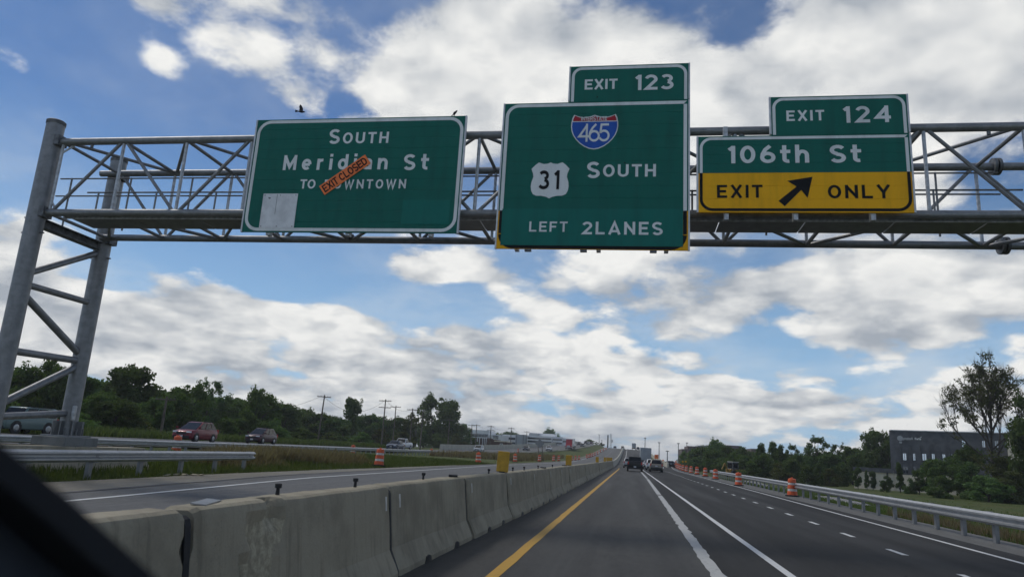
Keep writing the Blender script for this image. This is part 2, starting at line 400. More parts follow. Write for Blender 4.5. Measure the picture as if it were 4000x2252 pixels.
# ------------------------------------------------------------------ lie of the land
def hill(y):   return 7.4*ss((y-130)/360) if y < 490 else 7.4*ss((900-y)/380)
def nhill(y):  return 8.6*ss((y-140)/370) if y < 510 else 8.6*ss((930-y)/380)
NB_EDGE = [(-20, -23), (20, -25.2), (36, -27), (60, -29.4), (83, -31), (120, -32.2), (150, -32.2), (190, -30.5), (240, -26), (293, -20.8), (350, -18.5), (420, -18), (520, -18), (1200, -18)]
def nb_edge(y): return interp(NB_EDGE, y)
def ramp_off(y): return 0. if y < 105 else (y-105)**2*.00034
def ground(x, y):
    ne = nb_edge(y)
    if x > -3: z = 0.
    elif x > -14: z = .028*(-3-x)
    else: z = .308
    if x < -14: z += .55*ss((ne+.1-x)/1.6) + .25*ss((ne-16-x)/40)
    h, nh = hill(y), nhill(y)
    bw = 6. - 5.5*ss((y-150)/80)
    if x > 8.7: hz = h*(1-ss((x-8.7)/bw))
    elif x > -15: hz = h
    elif x > ne: hz = h + (nh-h)*ss((-15-x)/max(.5, -15-ne))
    elif x > ne-17: hz = nh
    else: hz = nh*(1-ss((ne-17-x)/26))
    r = 10.2 + ramp_off(y)
    if x > r: z -= 1.0*ss((x-r)/6.5)
    if x > r+6 and y < 400: z += .35*math.exp(-((x-24)/5.)**2)*ss((y-10)/40)
    return z + hz
def gv(x, y, dz=0.): return Vector((x, y, ground(x, y)+dz))

def frange(a, b, st):
    n = max(1, round((b-a)/st)); return [a+(b-a)*i/n for i in range(n+1)]
YS = [-40, -8] + frange(0, 60, 6)[0:] + frange(70, 560, 10) + [600, 660, 750, 850, 950, 1200, 1700, 2500, 4000]
XS = [-3000, -1800, -1000, -600, -400, -300, -220, -160, -130, -110, -95, -85, -76, -70, -65] + frange(-60, -16, 1.6) + [-15, -14, -13, -10, -6.5, -3, 0, 4, 8, 8.7, 9.2, 9.7, 10.2, 11] + frange(12, 34, 1.6) + [38, 44, 50, 60, 75, 95, 120, 160, 220, 300, 400, 600, 1000, 1800, 3000]
def sheet(name, xs_fn, ys, mats, dz=0., parent=None, kind=None):
    b = MB(); n = None
    for y in ys:
        xs = xs_fn(y); n = len(xs); b.v += [(x, y, ground(x, y)+dz) for x in xs]
    for j in range(len(ys)-1):
        for i in range(n-1): b.f.append((j*n+i, j*n+i+1, (j+1)*n+i+1, (j+1)*n+i)); b.mi.append(0)
    o = b.build(name, mats, parent, smooth=True, sharp=60)
    if kind: o['kind'] = kind
    return o
gnd = sheet('ground', lambda y: XS, YS, MT['ground'], -.07, kind='structure')

RY = frange(-8, 60, 4) + frange(66, 560, 7)
NY = [y for y in RY if y >= 2]
def cols(a, b, n): return [a+(b-a)*i/n for i in range(n+1)]
LSH = [(-8, -12.9), (15, -13.2), (25, -13.6), (45, -13.5), (80, -13.2), (200, -13.2), (560, -13.2)]
LWH = [(-8, -10.0), (12.6, -10.46), (25.5, -11.6), (64, -12.3), (150, -11.6), (560, -11.4)]
LWT = [(-8, 1.15), (11.7, 1.33), (30, 1.45), (63, 1.64), (120, 1.7), (200, 1.7), (560, 1.7)]
def wide(y): return interp(LWT, y)
main_road = sheet('road', lambda y: cols(-3.15, wide(y)+.1, 3), RY, MT['asphalt'], 0, kind='structure')
left_road = sheet('left_road', lambda y: cols(interp(LWH, y)-.9, -3.15, 5), RY, MT['asphalt_left'], 0, kind='structure')
left_sh = sheet('left_shoulder', lambda y: cols(interp(LSH, y)-.25+.12*math.sin(y*1.7)*math.sin(y*.43), interp(LWH, y)-.9, 3), RY, MT['shoulder'], -.004, kind='structure')
exit_lanes = sheet('exit_lanes', lambda y: cols(wide(y)+.1, 8.65+ramp_off(y), 4), [y for y in RY if y < 300], MT['asphalt_new'], 0, kind='structure')
hill_lane = sheet('hill_lane', lambda y: cols(wide(y)+.1, 8.6, 2), [y for y in RY if y > 293], MT['asphalt'], 0, kind='structure')
right_sh = sheet('right_shoulder', lambda y: cols(8.65+ramp_off(y), 10.25+ramp_off(y)+.06*math.sin(y*2.1), 2), [y for y in RY if y < 300], MT['shoulder_right'], -.004, kind='structure')
nb_road = sheet('northbound_road', lambda y: cols(nb_edge(y)-14.5, nb_edge(y)-.9, 5), NY, MT['asphalt_left'], .0, kind='structure')

# painted lines; every stroke of paint is its own strip
def stripe(name, parent, xf, ys, w, m, dz=.006, ragged=0.):
    b = MB(); L = []
    for k, y in enumerate(ys):
        x = xf(y); j = ragged*(mnoise.noise(Vector((y*1.9, 3., 0)))), ragged*(mnoise.noise(Vector((y*1.9, 9., 4.))))
        L += [(x-w/2+j[0], y, ground(x, y)+dz), (x+w/2+j[1], y, ground(x, y)+dz)]
    b.add(L, [(2*i, 2*i+1, 2*i+3, 2*i+2) for i in range(len(ys)-1)])
    return b.build(name, m, parent)
yl = frange(0, 120, .7)
stripe('yellow_line', main_road, lambda y: interp([(0, -1.74), (20, -1.70), (80, -1.5), (110, -1.4), (140, -1.5)], y), yl, .17, MT['line_yellow'], .006, .02)
for a, b in ((2, 35.5), (36.3, 64), (66, 100)):
    stripe('wide_worn_line', main_road, wide, frange(a, b, .35), .21, MT['line_worn'], .006, .07)
stripe('white_line', exit_lanes, lambda y: 2.50-.0020*y if y < 105 else 2.29-.004*(y-105), frange(2, 200, 1.5), .14, MT['line_white'], .006, .012)
for k in range(40):
    y0 = 9.4+k*3.55
    if y0 > 120: break
    stripe('lane_dash', exit_lanes, lambda y: 5.58+.003*y, [y0, y0+.55, y0+1.05], .13, MT['line_white'], .006, .02)
stripe('edge_line', exit_lanes, lambda y: interp([(0, 7.75), (21, 7.9), (60, 8.2), (100, 8.3), (300, 8.3)], y)+ramp_off(y), frange(4, 250, 2.5), .13, MT['line_white'], .006, .012)
stripe('gore_line', exit_lanes, lambda y: 5.4+(y-125)*.055, frange(125, 165, 4), .25, MT['line_white'], .006)
stripe('white_line', left_road, lambda y: interp(LWH, y), frange(0, 480, 2.), .15, MT['line_white'], .006, .012)
stripe('tar_seam', left_sh, lambda y: interp(LWH, y)-1.02, frange(0, 300, 1.1), .16, MT['seam'], .006, .10)
for k in range(26): stripe('lane_dash', left_road, lambda y: -7.4, [24+k*12.2, 27+k*12.2], .12, MT['line_white'])
stripe('hill_line', main_road, lambda y: -.9, frange(200, 480, 8), .16, MT['line_white'])
stripe('edge_line', nb_road, lambda y: nb_edge(y)-1.6, frange(10, 480, 6), .15, MT['line_white'])
for k in range(24):
    stripe('lane_dash', nb_road, lambda y: nb_edge(y)-5.2, [40+k*12.2, 43+k*12.2], .12, MT['line_white'])
# paint skip marks beside the wide worn line
stripe('paint_drip', main_road, lambda y: 1.0+(y-9.0)*.16, [10.6, 10.75], .34, MT['line_worn'], .006, .03)
stripe('paint_drip', main_road, lambda y: 1.03, [10.25, 10.34], .30, MT['line_worn'], .006, .03)

# ------------------------------------------------------------------ sign gantry
GX = [-16.5+1.99*k for k in range(4)] + [-10.53+2.164*k for k in range(1, 12)]
YF, YB, ZB, ZT = 17.0, 19.4, 7.50, 9.68
def make_gantry():
    g = thing('sign_gantry', 'grey tubular steel truss gantry carrying the green signs over the road', 'gantry', (-16.9, 18.4, ground(-16.9, 18.4)))
    org = Vector(g.location)
    def T(name, a, b, r, m, n=12, **k):
        bld = MB().tube(Vector(a)-org, Vector(b)-org, r, n); return bld.build(name, m, g, smooth=True)
    for y, zt, zb in ((YF, 10.32, .25), (19.72, 10.3, 1.30)):
        r = .245
        c = MB().lathe([(r, zb-org.z), (r, zt-org.z)], (-16.9-org.x, y-org.y, 0), 28).build('column', MT['steel'], g, smooth=True)
        MB().lathe([(r+.012, zt-.10), (r+.016, zt-.09), (r+.016, zt), (r*.9, zt+.03), (.02, zt+.04)], (-16.9-org.x, y-org.y, -org.z), 28).build('column_cap', MT['steel_dark'], g, smooth=True)
        for dz in (6.9, 7.35): MB().box((-16.9-org.x, y-org.y, dz-org.z), (.72, .05, .035)).build('flange_lug', MT['steel_dark'], g)
        for dz in (9.70, 7.50): MB().box((-16.62-org.x, y-org.y, dz-org.z), (.16, .34, .30)).build('chord_bracket', MT['steel_dark'], g)
    # foot of the rear column: pier plate, ribs, anchor bolts, hand hole
    MB().box((-16.9-org.x, 19.72-org.y, 1.30-org.z), (.95, .95, .05)).build('base_plate', MT['steel'], g)
    for k in range(8):
        a = k*math.pi/4+.2
        MB().box((-16.9-org.x+.33*math.cos(a), 19.72-org.y+.33*math.sin(a), 1.53-org.z), (.20, .03, .42), a).build('base_rib', MT['steel'], g)
    for k in range(8):
        a = k*math.pi/4+.55
        MB().tube((-16.9-org.x+.41*math.cos(a), 19.72-org.y+.41*math.sin(a), 1.25-org.z), (-16.9-org.x+.41*math.cos(a), 19.72-org.y+.41*math.sin(a), 1.53-org.z), .025, 8).build('anchor_bolt', MT['steel_dark'], g)
    hh = MB().box((-16.67-org.x, 19.58-org.y, 1.98-org.z), (.10, .20, .46), .5).build('hand_hole_cover', MT['steel_light'], g); bevel(hh, .03)
    for (y0, z0, y1, z1), r in (((17.0, 5.67, 19.72, 7.12), .095), ((17.0, 5.42, 19.72, 5.42), .095), ((17.0, 5.2, 19.72, 3.72), .105), ((17., 3.53, 19.72, 3.58), .105), ((17., 2.0, 19.72, 3.46), .105), ((17., 1.72, 19.72, 1.98), .10)):
        T('brace', (-16.9, y0, z0), (-16.9, y1, z1), r, MT['steel'])
    b = MB()      # bearing beam between the columns
    for z in (7.14, 7.36): b.box((-16.9-org.x, 18.36-org.y, z-org.z), (.30, 2.3, .03))
    b.box((-16.9-org.x, 18.36-org.y, 7.25-org.z), (.03, 2.3, .19)); b.build('bearing_beam', MT['steel_dark'], g)
    x0, x1 = -16.75, GX[-1]+.3
    for y in (YF, YB):
        for z in (ZB, ZT): T('chord', (x0, y, z), (x1, y, z), .105, MT['steel'], 16)
    T('chord_stub', (-17.2, YB, ZT), (-16.7, YB, ZT), .10, MT['steel'])
    for k, x in enumerate(GX):
        e = .04
        T('vertical', (x, YF, ZB), (x, YF, ZT), .045, MT['steel_light'], 8)
        T('vertical', (x, YB, ZB), (x, YB, ZT), .045, MT['steel_light'], 8)
        T('strut', (x, YF, ZT-.02), (x, YB, ZT-.02), .052, MT['steel'], 8)
        T('strut', (x, YF, ZB-.02), (x, YB, ZB-.02), .052, MT['steel'], 8)
        if k == len(GX)-1: break
        xn = GX[k+1]; up = k % 2 == 0
        T('diagonal', (x+e, YF, ZB if up else ZT), (xn-e, YF, ZT if up else ZB), .048, MT['steel'], 8)
        T('diagonal', (x+e, YB, ZT if up else ZB), (xn-e, YB, ZB if up else ZT), .048, MT['steel'], 8)
        ya, yb = (YF, YB) if up else (YB, YF)
        T('lacing', (x+e, ya, ZT+.01), (xn-e, yb, ZT+.01), .050, MT['steel'], 8)
        T('lacing', (x+e, yb, ZB-.03), (xn-e, ya, ZB-.03), .050, MT['steel'], 8)
    T('end_brace', (GX[0], YF, ZT-.35), (GX[0]+.35, YF+.12, ZT), .03, MT['steel_light'], 6)
    T('end_brace', (GX[0], YF, ZB+.35), (GX[0]+.2, YF+.1, ZB), .03, MT['steel_light'], 6)
    for z in (ZT, ZB):
        for dx in (0, .11): MB().lathe([(.23, 0), (.23, .07)], n=20).build('splice_flange', MT['steel_dark'], g, True, loc=Vector((9.35+dx, YB, z))-org, rot=(0, R(90), 0))
    # catwalk of grating planks with a pale edge bar
    for k in range(13):
        a = -15.9+k*2.0
        MB().box((a+.985-org.x, 17.62-org.y, 7.40-org.z), (1.97, .88, .045)).build('catwalk_plank', MT['steel'], g)
    MB().box((-3.0-org.x, 17.155-org.y, 7.405-org.z), (26.2, .03, .07)).build('catwalk_edge', MT['steel_light'], g)
    T('hand_rail', (-17.7, 18.4, 9.10), (9.0, 18.4, 9.10), .024, MT['steel_dark'], 8)
    T('hand_rail', (-17.75, 18.4, 8.53), (9.0, 18.4, 8.53), .024, MT['steel_dark'], 8)
    T('hand_rail', (-15.75, 17.4, 8.26), (9.0, 17.4, 8.26), .024, MT['steel_dark'], 8)
    for k in range(13): T('rail_post', (-17.3+2.07*k, 18.4, 7.42), (-17.3+2.07*k, 18.4, 9.12), .028, MT['steel'], 8)
    for k in range(13): T('rail_post', (-15.38+1.87*k, 17.4, 7.42), (-15.38+1.87*k, 17.4, 8.28), .026, MT['steel'], 8)
    b = MB()      # slack safety chain at the catwalk's open end
    pts = [Vector((-17.3+.9*t, 18.4-t*.9, 8.98-.72*t-.3*math.sin(math.pi*t))) for t in [i/9 for i in range(10)]]
    for p, q in zip(pts, pts[1:]): b.tube(p-org, q-org, .010, 5)
    b.build('safety_chain', MT['steel_dark'], g)
    for x in (-15.55, 8.2): MB().box((x-org.x, YF-org.y, ZT-.15-org.z), (.07, .05, .10)).build('cable_clip', MT['steel_dark'], g)
    c = MB().lathe([(.03, 0), (.10, .02), (.11, .09), (.05, .16)], n=14).build('conduit_box', MT['steel_dark'], g, True, loc=on_y(1372, 935, 19.3)-org)
    return g
gantry = make_gantry()

# ------------------------------------------------------------------ highway lettering drawn as broad strokes (cap height 1)
def A_(cx, cy, rx, ry, a0, a1, n=10): return [(cx+rx*math.cos(R(a0+(a1-a0)*i/n)), cy+ry*math.sin(R(a0+(a1-a0)*i/n))) for i in range(n+1)]
def glyphs(t):
    h = t/2; u = 1-h; G = {}
    def cap(w): return w-h
    o = .72
    G['O'] = (o+.06, [A_((o+.06)/2, .5, (o+.06)/2-h, .5-h, 0, 360, 26)])
    G['C'] = (o, [A_(o/2+.02, .5, o/2-h+.02, .5-h, 42, 318, 22)])
    G['S'] = (.70, [A_(.35, .5+.205, .35-h, .295-h, 28, 270, 14)[:-1] + A_(.35, .26, .35-h, .26+.03-h, 90, -158, 14)])
    G['U'] = (.72, [[(h, 1), (h, .34)] + A_(.36, .34, .36-h, .34-h, 180, 360, 14)[1:-1] + [(.72-h, .34), (.72-h, 1)]])
    G['T'] = (.66, [[(0, u), (.66, u)], [(.33, u), (.33, 0)]])
    G['H'] = (.72, [[(h, 0), (h, 1)], [(.72-h, 0), (.72-h, 1)], [(h, .5), (.72-h, .5)]])
    G['E'] = (.64, [[(.64, u), (h, u), (h, h), (.64, h)], [(h, .51), (.57, .51)]])
    G['F'] = (.62, [[(.62, u), (h, u), (h, 0)], [(h, .5), (.55, .5)]])
    G['L'] = (.62, [[(h, 1), (h, h), (.62, h)]])
    G['I'] = (t, [[(h, 0), (h, 1)]])
    G['X'] = (.74, [[(.08, 1), (.66, 0)], [(.66, 1), (.08, 0)]])
    G['N'] = (.74, [[(h, 0), (h, 1)], [(h, u-.02), (.74-h, h+.02)], [(.74-h, 0), (.74-h, 1)]])
    G['D'] = (.72, [[(h, h), (h, u), (.34, u)] + A_(.34, .5, .38-h, .5-h, 90, -90, 14)[1:-1] + [(.34, h), (h-.001, h)]])
    G['W'] = (1.02, [[(.07, 1), (.29, .02), (.51, .86), (.73, .02), (.95, 1)]])
    G['M'] = (.86, [[(h, 0), (h, 1)], [(h, u), (.43, .22), (.86-h, u)], [(.86-h, 0), (.86-h, 1)]])
    G['A'] = (.82, [[(.07, 0), (.41, .94), (.75, 0)], [(.2, .26), (.62, .26)]])
    G['R'] = (.72, [[(h, 0), (h, u), (.4, u)] + A_(.4, .70, .32-h, .30-h, 90, -90, 10)[1:-1] + [(.4, .40+h), (h, .40+h)], [(.38, .44), (.64, 0)]])
    G['Y'] = (.78, [[(.07, 1), (.39, .44), (.71, 1)], [(.39, .48), (.39, 0)]])
    G['1'] = (.34, [[(.24, 0), (.24, 1)], [(.24, .93), (.04, .76)]])
    G['2'] = (.68, [A_(.34, .69, .34-h, .31-h, 165, -20, 12) + [(h+.02, h), (.68, h)]])
    G['3'] = (.68, [A_(.32, .73, .32-h, .27-h, 150, -75, 12) , A_(.33, .29, .35-h, .29-h, 80, -155, 14)])
    G['4'] = (.74, [[(.55, 0), (.55, 1)], [(.55, .90), (.09, .30), (.74, .30)]])
    G['5'] = (.68, [[(.62, u), (.16, u), (.11, .52)] + A_(.33, .33, .35-h, .33-h, 135, -155, 14)])
    G['6'] = (.70, [A_(.35, .32, .35-h, .32-h, 0, 360, 20), [(h+.002, .34), (h+.03, .52), (.24, .76), (.46, .97)]])
    G['0'] = (.70, [A_(.35, .5, .35-h, .5-h, 0, 360, 24)])
    x = .74
    G['e'] = (.62, [A_(.31, x/2, .31-h, x/2-h, -48, -360, 18)[::1], [(h, x/2-.01), (.62-h, x/2-.01)]])
    G['r'] = (.44, [[(h, 0), (h, x)], A_(.36, x-.30, .28, .30-h, 170, 85, 7)])
    G['i'] = (t, [[(h, 0), (h, x)], [(h, .86), (h, .86+t)]])
    G['d'] = (.64, [A_(.31, x/2, .31-h, x/2-h, 0, 360, 20), [(.64-h, 0), (.64-h, 1.02)]])
    G['a'] = (.62, [A_(.30, .24, .30-h, .24-h, 0, 360, 16), [(.12, x-.12)] + A_(.31, x-.24, .31-h, .24-h, 120, 0, 8) + [(.62-h, 0)]])
    G['n'] = (.62, [[(h, 0), (h, x)], [(h, x-.34)] + A_(.33, x-.32, .62-h-.33, .32-h, 170, 0, 10) + [(.62-h, 0)]])
    G['h'] = (.62, [[(h, 0), (h, 1.02)], [(h, x-.34)] + A_(.33, x-.32, .62-h-.33, .32-h, 170, 0, 10) + [(.62-h, 0)]])
    G['t'] = (.46, [[(.19, 1.0), (.19, .22)] + A_(.36, .22, .17, .22-h, 180, 285, 7), [(0, x-h), (.46, x-h)]])
    G['o'] = (.66, [A_(.33, x/2, .33-h, x/2-h, 0, 360, 20)])
    G['|'] = (t*.6, [[(h*.6, -.1), (h*.6, 1.05)]])
    return G
def ribbon(pts, t):
    """flat-ended mitred stroke outline as quads"""
    p = [Vector(q) for q in pts]; p = [q for i, q in enumerate(p) if i == 0 or (q-p[i-1]).length > 1e-5]
    closed = (p[0]-p[-1]).length < 1e-3
    if closed: p = p[:-1]
    n = len(p); L = []
    for i in range(n):
        a = (p[i]-p[i-1]).normalized() if (i or closed) else (p[1]-p[0]).normalized()
        b = (p[(i+1) % n]-p[i]).normalized() if (i < n-1 or closed) else a
        na, nb_ = Vector((-a.y, a.x)), Vector((-b.y, b.x)); m = (na+nb_)
        m = m.normalized() if m.length > 1e-4 else na
        k = min(2.4, 1/max(.3, m.dot(na))); L.append((p[i]+m*t/2*k, p[i]-m*t/2*k))
    vs = [q for pr in L for q in pr]
    return vs, [(2*i, 2*i+1, 2*((i+1) % n)+1, 2*((i+1) % n)) for i in range(n if closed else n-1)]
def lettering(parts, x0, x1, t=.19, slant=0.):
    """parts: list of (char, baseline, cap height, x scale); fills x0..x1 by its spacing; returns strokes in sign plane"""
    G = glyphs(t); ws = []
    for ch, zb, H, sx in parts: ws.append(.0 if ch == ' ' else G[ch][0]*H*sx)
    nsp = sum(1 for p in parts if p[0] == ' '); gaps = len(parts)-1-2*nsp
    space = parts[0][2]*.62
    gap = ((x1-x0) - sum(ws) - nsp*space) / max(1, gaps)
    if nsp and gap < .04*parts[0][2]: space *= .5; gap = ((x1-x0)-sum(ws)-nsp*space)/max(1, gaps)
    out = []; x = x0; prev = None
    for (ch, zb, H, sx), w in zip(parts, ws):
        if ch == ' ': x += space; prev = ' '; continue
        if prev not in (None, ' '): x += gap
        gl = []
        for st in G[ch][1]:
            vs, fs = ribbon(st, t); gl.append(([(x+v.x*H*sx + slant*v.y*H, zb+v.y*H) for v in vs], fs))
        out.append(gl); x += w; prev = ch
    return out
def put_strokes(name, letters, y, org, m, parent, step=.0005):
    for gl in letters:                       # one object for each letter
        b = MB()
        for i, (vs, fs) in enumerate(gl): b.add([(v[0]-org.x, y-.003-step*i-org.y, v[1]-org.z) for v in vs], fs)
        b.build(name, m, parent)
def rrect(x0, x1, z0, z1, r, corners=(1, 1, 1, 1), n=7):
    P = []
    for (cx, cz, a0), k in zip(((x1-r, z1-r, 0), (x0+r, z1-r, 90), (x0+r, z0+r, 180), (x1-r, z0+r, 270)), corners):
        if k: P += [(cx+r*math.cos(R(a0+90*i/n)), cz+r*math.sin(R(a0+90*i/n))) for i in range(n+1)]
        else: P += [{0: (x1, z1), 90: (x0, z1), 180: (x0, z0), 270: (x1, z0)}[a0]]
    return P
YS_ = 16.55
def sp(px, py): p = on_y(px, py, YS_); return p.x, p.z

class Sign:
    def __init__(s, label, x0, x1, z0, z1):
        s.o = thing('guide_sign', label, 'sign', ((x0+x1)/2, YS_, z0)); s.org = Vector(s.o.location)
    def slab(s, name, x0, x1, z0, z1, y0, y1, m):
        return MB().box(((x0+x1)/2-s.org.x, (y0+y1)/2-s.org.y, (z0+z1)/2-s.org.z), (x1-x0, abs(y1-y0), z1-z0)).build(name, m, s.o)
    def panels(s, x0, x1, z0, z1, m, n):
        """extruded aluminium planks stacked one above the other, their joints just visible"""
        for i in range(n):
            a, b = z0+(z1-z0)*i/n, z0+(z1-z0)*(i+1)/n
            o = MB().box(((x0+x1)/2-s.org.x, .02, (a+b)/2-s.org.z), (x1-x0, .05, b-a-.002)).build('sign_plank', m, s.o)
            bevel(o, .0012, 1)
    def poly(s, name, P, m, y=.0, th=.004):
        return MB().prism([(p[0]-s.org.x, p[1]-s.org.z) for p in P], -.006-y-th, -.006-y).build(name, m, s.o)
    def ring(s, name, x0, x1, z0, z1, r, w, m, corners=(1, 1, 1, 1), y=.0, clip=None):
        a = rrect(x0, x1, z0, z1, r, corners); b = rrect(x0+w, x1-w, z0+w, z1-w, max(.02, r-w), corners); n = len(a); bl = MB()
        vs = [(p[0]-s.org.x, -.010-y, p[1]-s.org.z) for p in a+b]
        fs = [(i, (i+1) % n, n+(i+1) % n, n+i) for i in range(n)]
        if not clip: return bl.add(vs, fs).build(name, m, s.o)
        # keep only the part of the border on one side of a height, each unbroken run its own piece
        ok = [clip(sum(vs[i][2] for i in f)/4+s.org.z) for f in fs]
        st = [i for i in range(n) if ok[i] and not ok[i-1]]
        for i in st:
            run_ = []
            while ok[i % n] and len(run_) < n: run_.append(fs[i % n]); i += 1
            ids = sorted({q for f in run_ for q in f}); mp = {q: j for j, q in enumerate(ids)}
            MB().add([vs[q] for q in ids], [tuple(mp[q] for q in f) for f in run_]).build(name, m, s.o)
    def text(s, name, parts, x0, x1, m, t=.19, y=.0, slant=0.):
        put_strokes(name, lettering(parts, x0, x1, t, slant), s.org.y-.010-y, s.org, m, s.o)
    def edge(s, x0, x1, z0, z1):
        for x in (x0-.02, x1+.02): s.slab('edge_trim', x-.02, x+.02, z0, z1, YS_-.02, YS_+.06, MT['alu'])
    def mounts(s, xs, z0, z1):
        for x in xs: s.slab('mounting_beam', x-.05, x+.05, z0, z1, YS_+.05, YS_+.22, MT['steel_light'])

# crop readers: points on the sign faces measured in the photograph
def L1(x, y): return sp(900+x/2.417, 400+y/2.417)
def L2(x, y): return sp(1900+x/1.768, 200+y/1.768)
def L3(x, y): return sp(2650+x/1.908, 340+y/1.908)
def run(f, s, xl, xr, yt, yb, sx=1.):
    (a, z0), (b, _), (_, z1) = f(xl, yb), f(xr, yb), f((xl+xr)/2, yt)
    zb = (f(xl, yb)[1]+f(xr, yb)[1])/2; H = z1-zb
    return [(c, zb, H, sx) for c in s], a, b

def left_sign():
    (x0, z0), (x1, z1) = sp(945, 905), sp(1820, 455)
    x1 = .5*(x1+sp(1783, 915)[0]); z1 = .5*(z1+sp(1012, 467)[1])
    s = Sign('wide green sign reading South Meridian St, struck out by an orange EXIT CLOSED banner', x0, x1, z0, z1)
    s.panels(x0, x1, z0, z1, MT['green'], 11); s.ring('border', x0+.03, x1-.03, z0+.03, z1-.03, .38, .085, MT['white_sheet']); s.edge(x0, x1, z0, z1)
    p, a, b = run(L1, 'S', 928, 1040, 255, 390, 1.05); q, _, b = run(L1, 'OUTH', 1060, 1490, 283, 388, 1.1)
    s.text('letter', p+q, a, b, MT['white_sheet'], .185)
    p, a, b = run(L1, 'Meridian', 495, 1480, 495, 637, 1.02); s.text('letter', p, a, b, MT['white_sheet'], .19)
    p, a, b = run(L1, 'St', 1632, 1868, 490, 637, 1.05); s.text('letter', p, a, b, MT['white_sheet'], .19)
    p, a, b = run(L1, 'TO', 655, 800, 728, 815, 1.1); s.text('letter', p, a, b, MT['white_sheet'], .18)
    p, a, b = run(L1, 'DOWNTOWN', 885, 1655, 728, 815, 1.02); s.text('letter', p, a, b, MT['white_sheet'], .18)
    A, B, C_, D_ = L1(840, 793), L1(1275, 500), L1(1328, 575), L1(895, 880)
    # leaning banner: build square in its own frame
    ctr = Vector(((A[0]+B[0]+C_[0]+D_[0])/4, (A[1]+B[1]+C_[1]+D_[1])/4)); ux = (Vector(B)-Vector(A)+Vector(C_)-Vector(D_)); Lh = ux.length/4; ux.normalize(); uz = Vector((-ux.y, ux.x)); Hh = ((Vector(A)-Vector(D_)).length+(Vector(B)-Vector(C_)).length)/4
    def loc(u, v): return (ctr + ux*u + uz*v)
    ban = s.poly('closure_banner', [loc(-Lh, -Hh), loc(Lh, -Hh), loc(Lh, Hh), loc(-Lh, Hh)], MT['orange_sheet'], .02, .006); ban['label'] = 'orange EXIT CLOSED banner fixed aslant'
    H = Hh*1.42; st = lettering([(c, -H/2, H, .88) for c in 'EXIT CLOSED'], -Lh*.93, Lh*.93, .17)
    st = [[([tuple(loc(v[0], v[1])) for v in vs], fs) for vs, fs in gl] for gl in st]
    put_strokes('black_letter', st, s.org.y-.036, s.org, MT['black_sheet'], s.o)
    P = [L1(x, y) for x, y in ((267, 1187), (597, 1190), (643, 862), (322, 862))]; xa = (P[0][0]+P[3][0])/2; xb = (P[1][0]+P[2][0])/2
    pl = s.slab('blank_plate', xa, xb, P[0][1], P[2][1], YS_-.020, YS_-.008, MT['grey_plate']); pl['label'] = 'blank grey cover plate'
    for u in (xa+.05, (xa+xb)/2, xb-.05):
        for v in (P[0][1]+.05, P[2][1]-.05):
            MB().tube((u-s.org.x, -.027, v-s.org.z), (u-s.org.x, -.018, v-s.org.z), .014, 6).build('rivet', MT['steel_dark'], s.o)
    s.slab('plate_scar', *[L1(430, 1000)[0]-.004, L1(430, 1000)[0]+.006], L1(430, 1055)[1], L1(440, 870)[1], YS_-.0225, YS_-.021, MT['steel_dark'])
    s.poly('plate_scar', [L1(360, 897), L1(386, 900), L1(384, 910), L1(368, 914)], MT['steel_dark'], .016, .001)
    P = [L1(1610, 1150), L1(2080, 920)]; s.slab('cover_patch', P[0][0], P[1][0], P[0][1], P[1][1], YS_-.014, YS_-.008, MT['green2'])
    s.mounts([x0+.7, (x0+x1)/2, x1-.7], z0-.06, z1-.2)
    return s, (x0, x1, z0, z1)
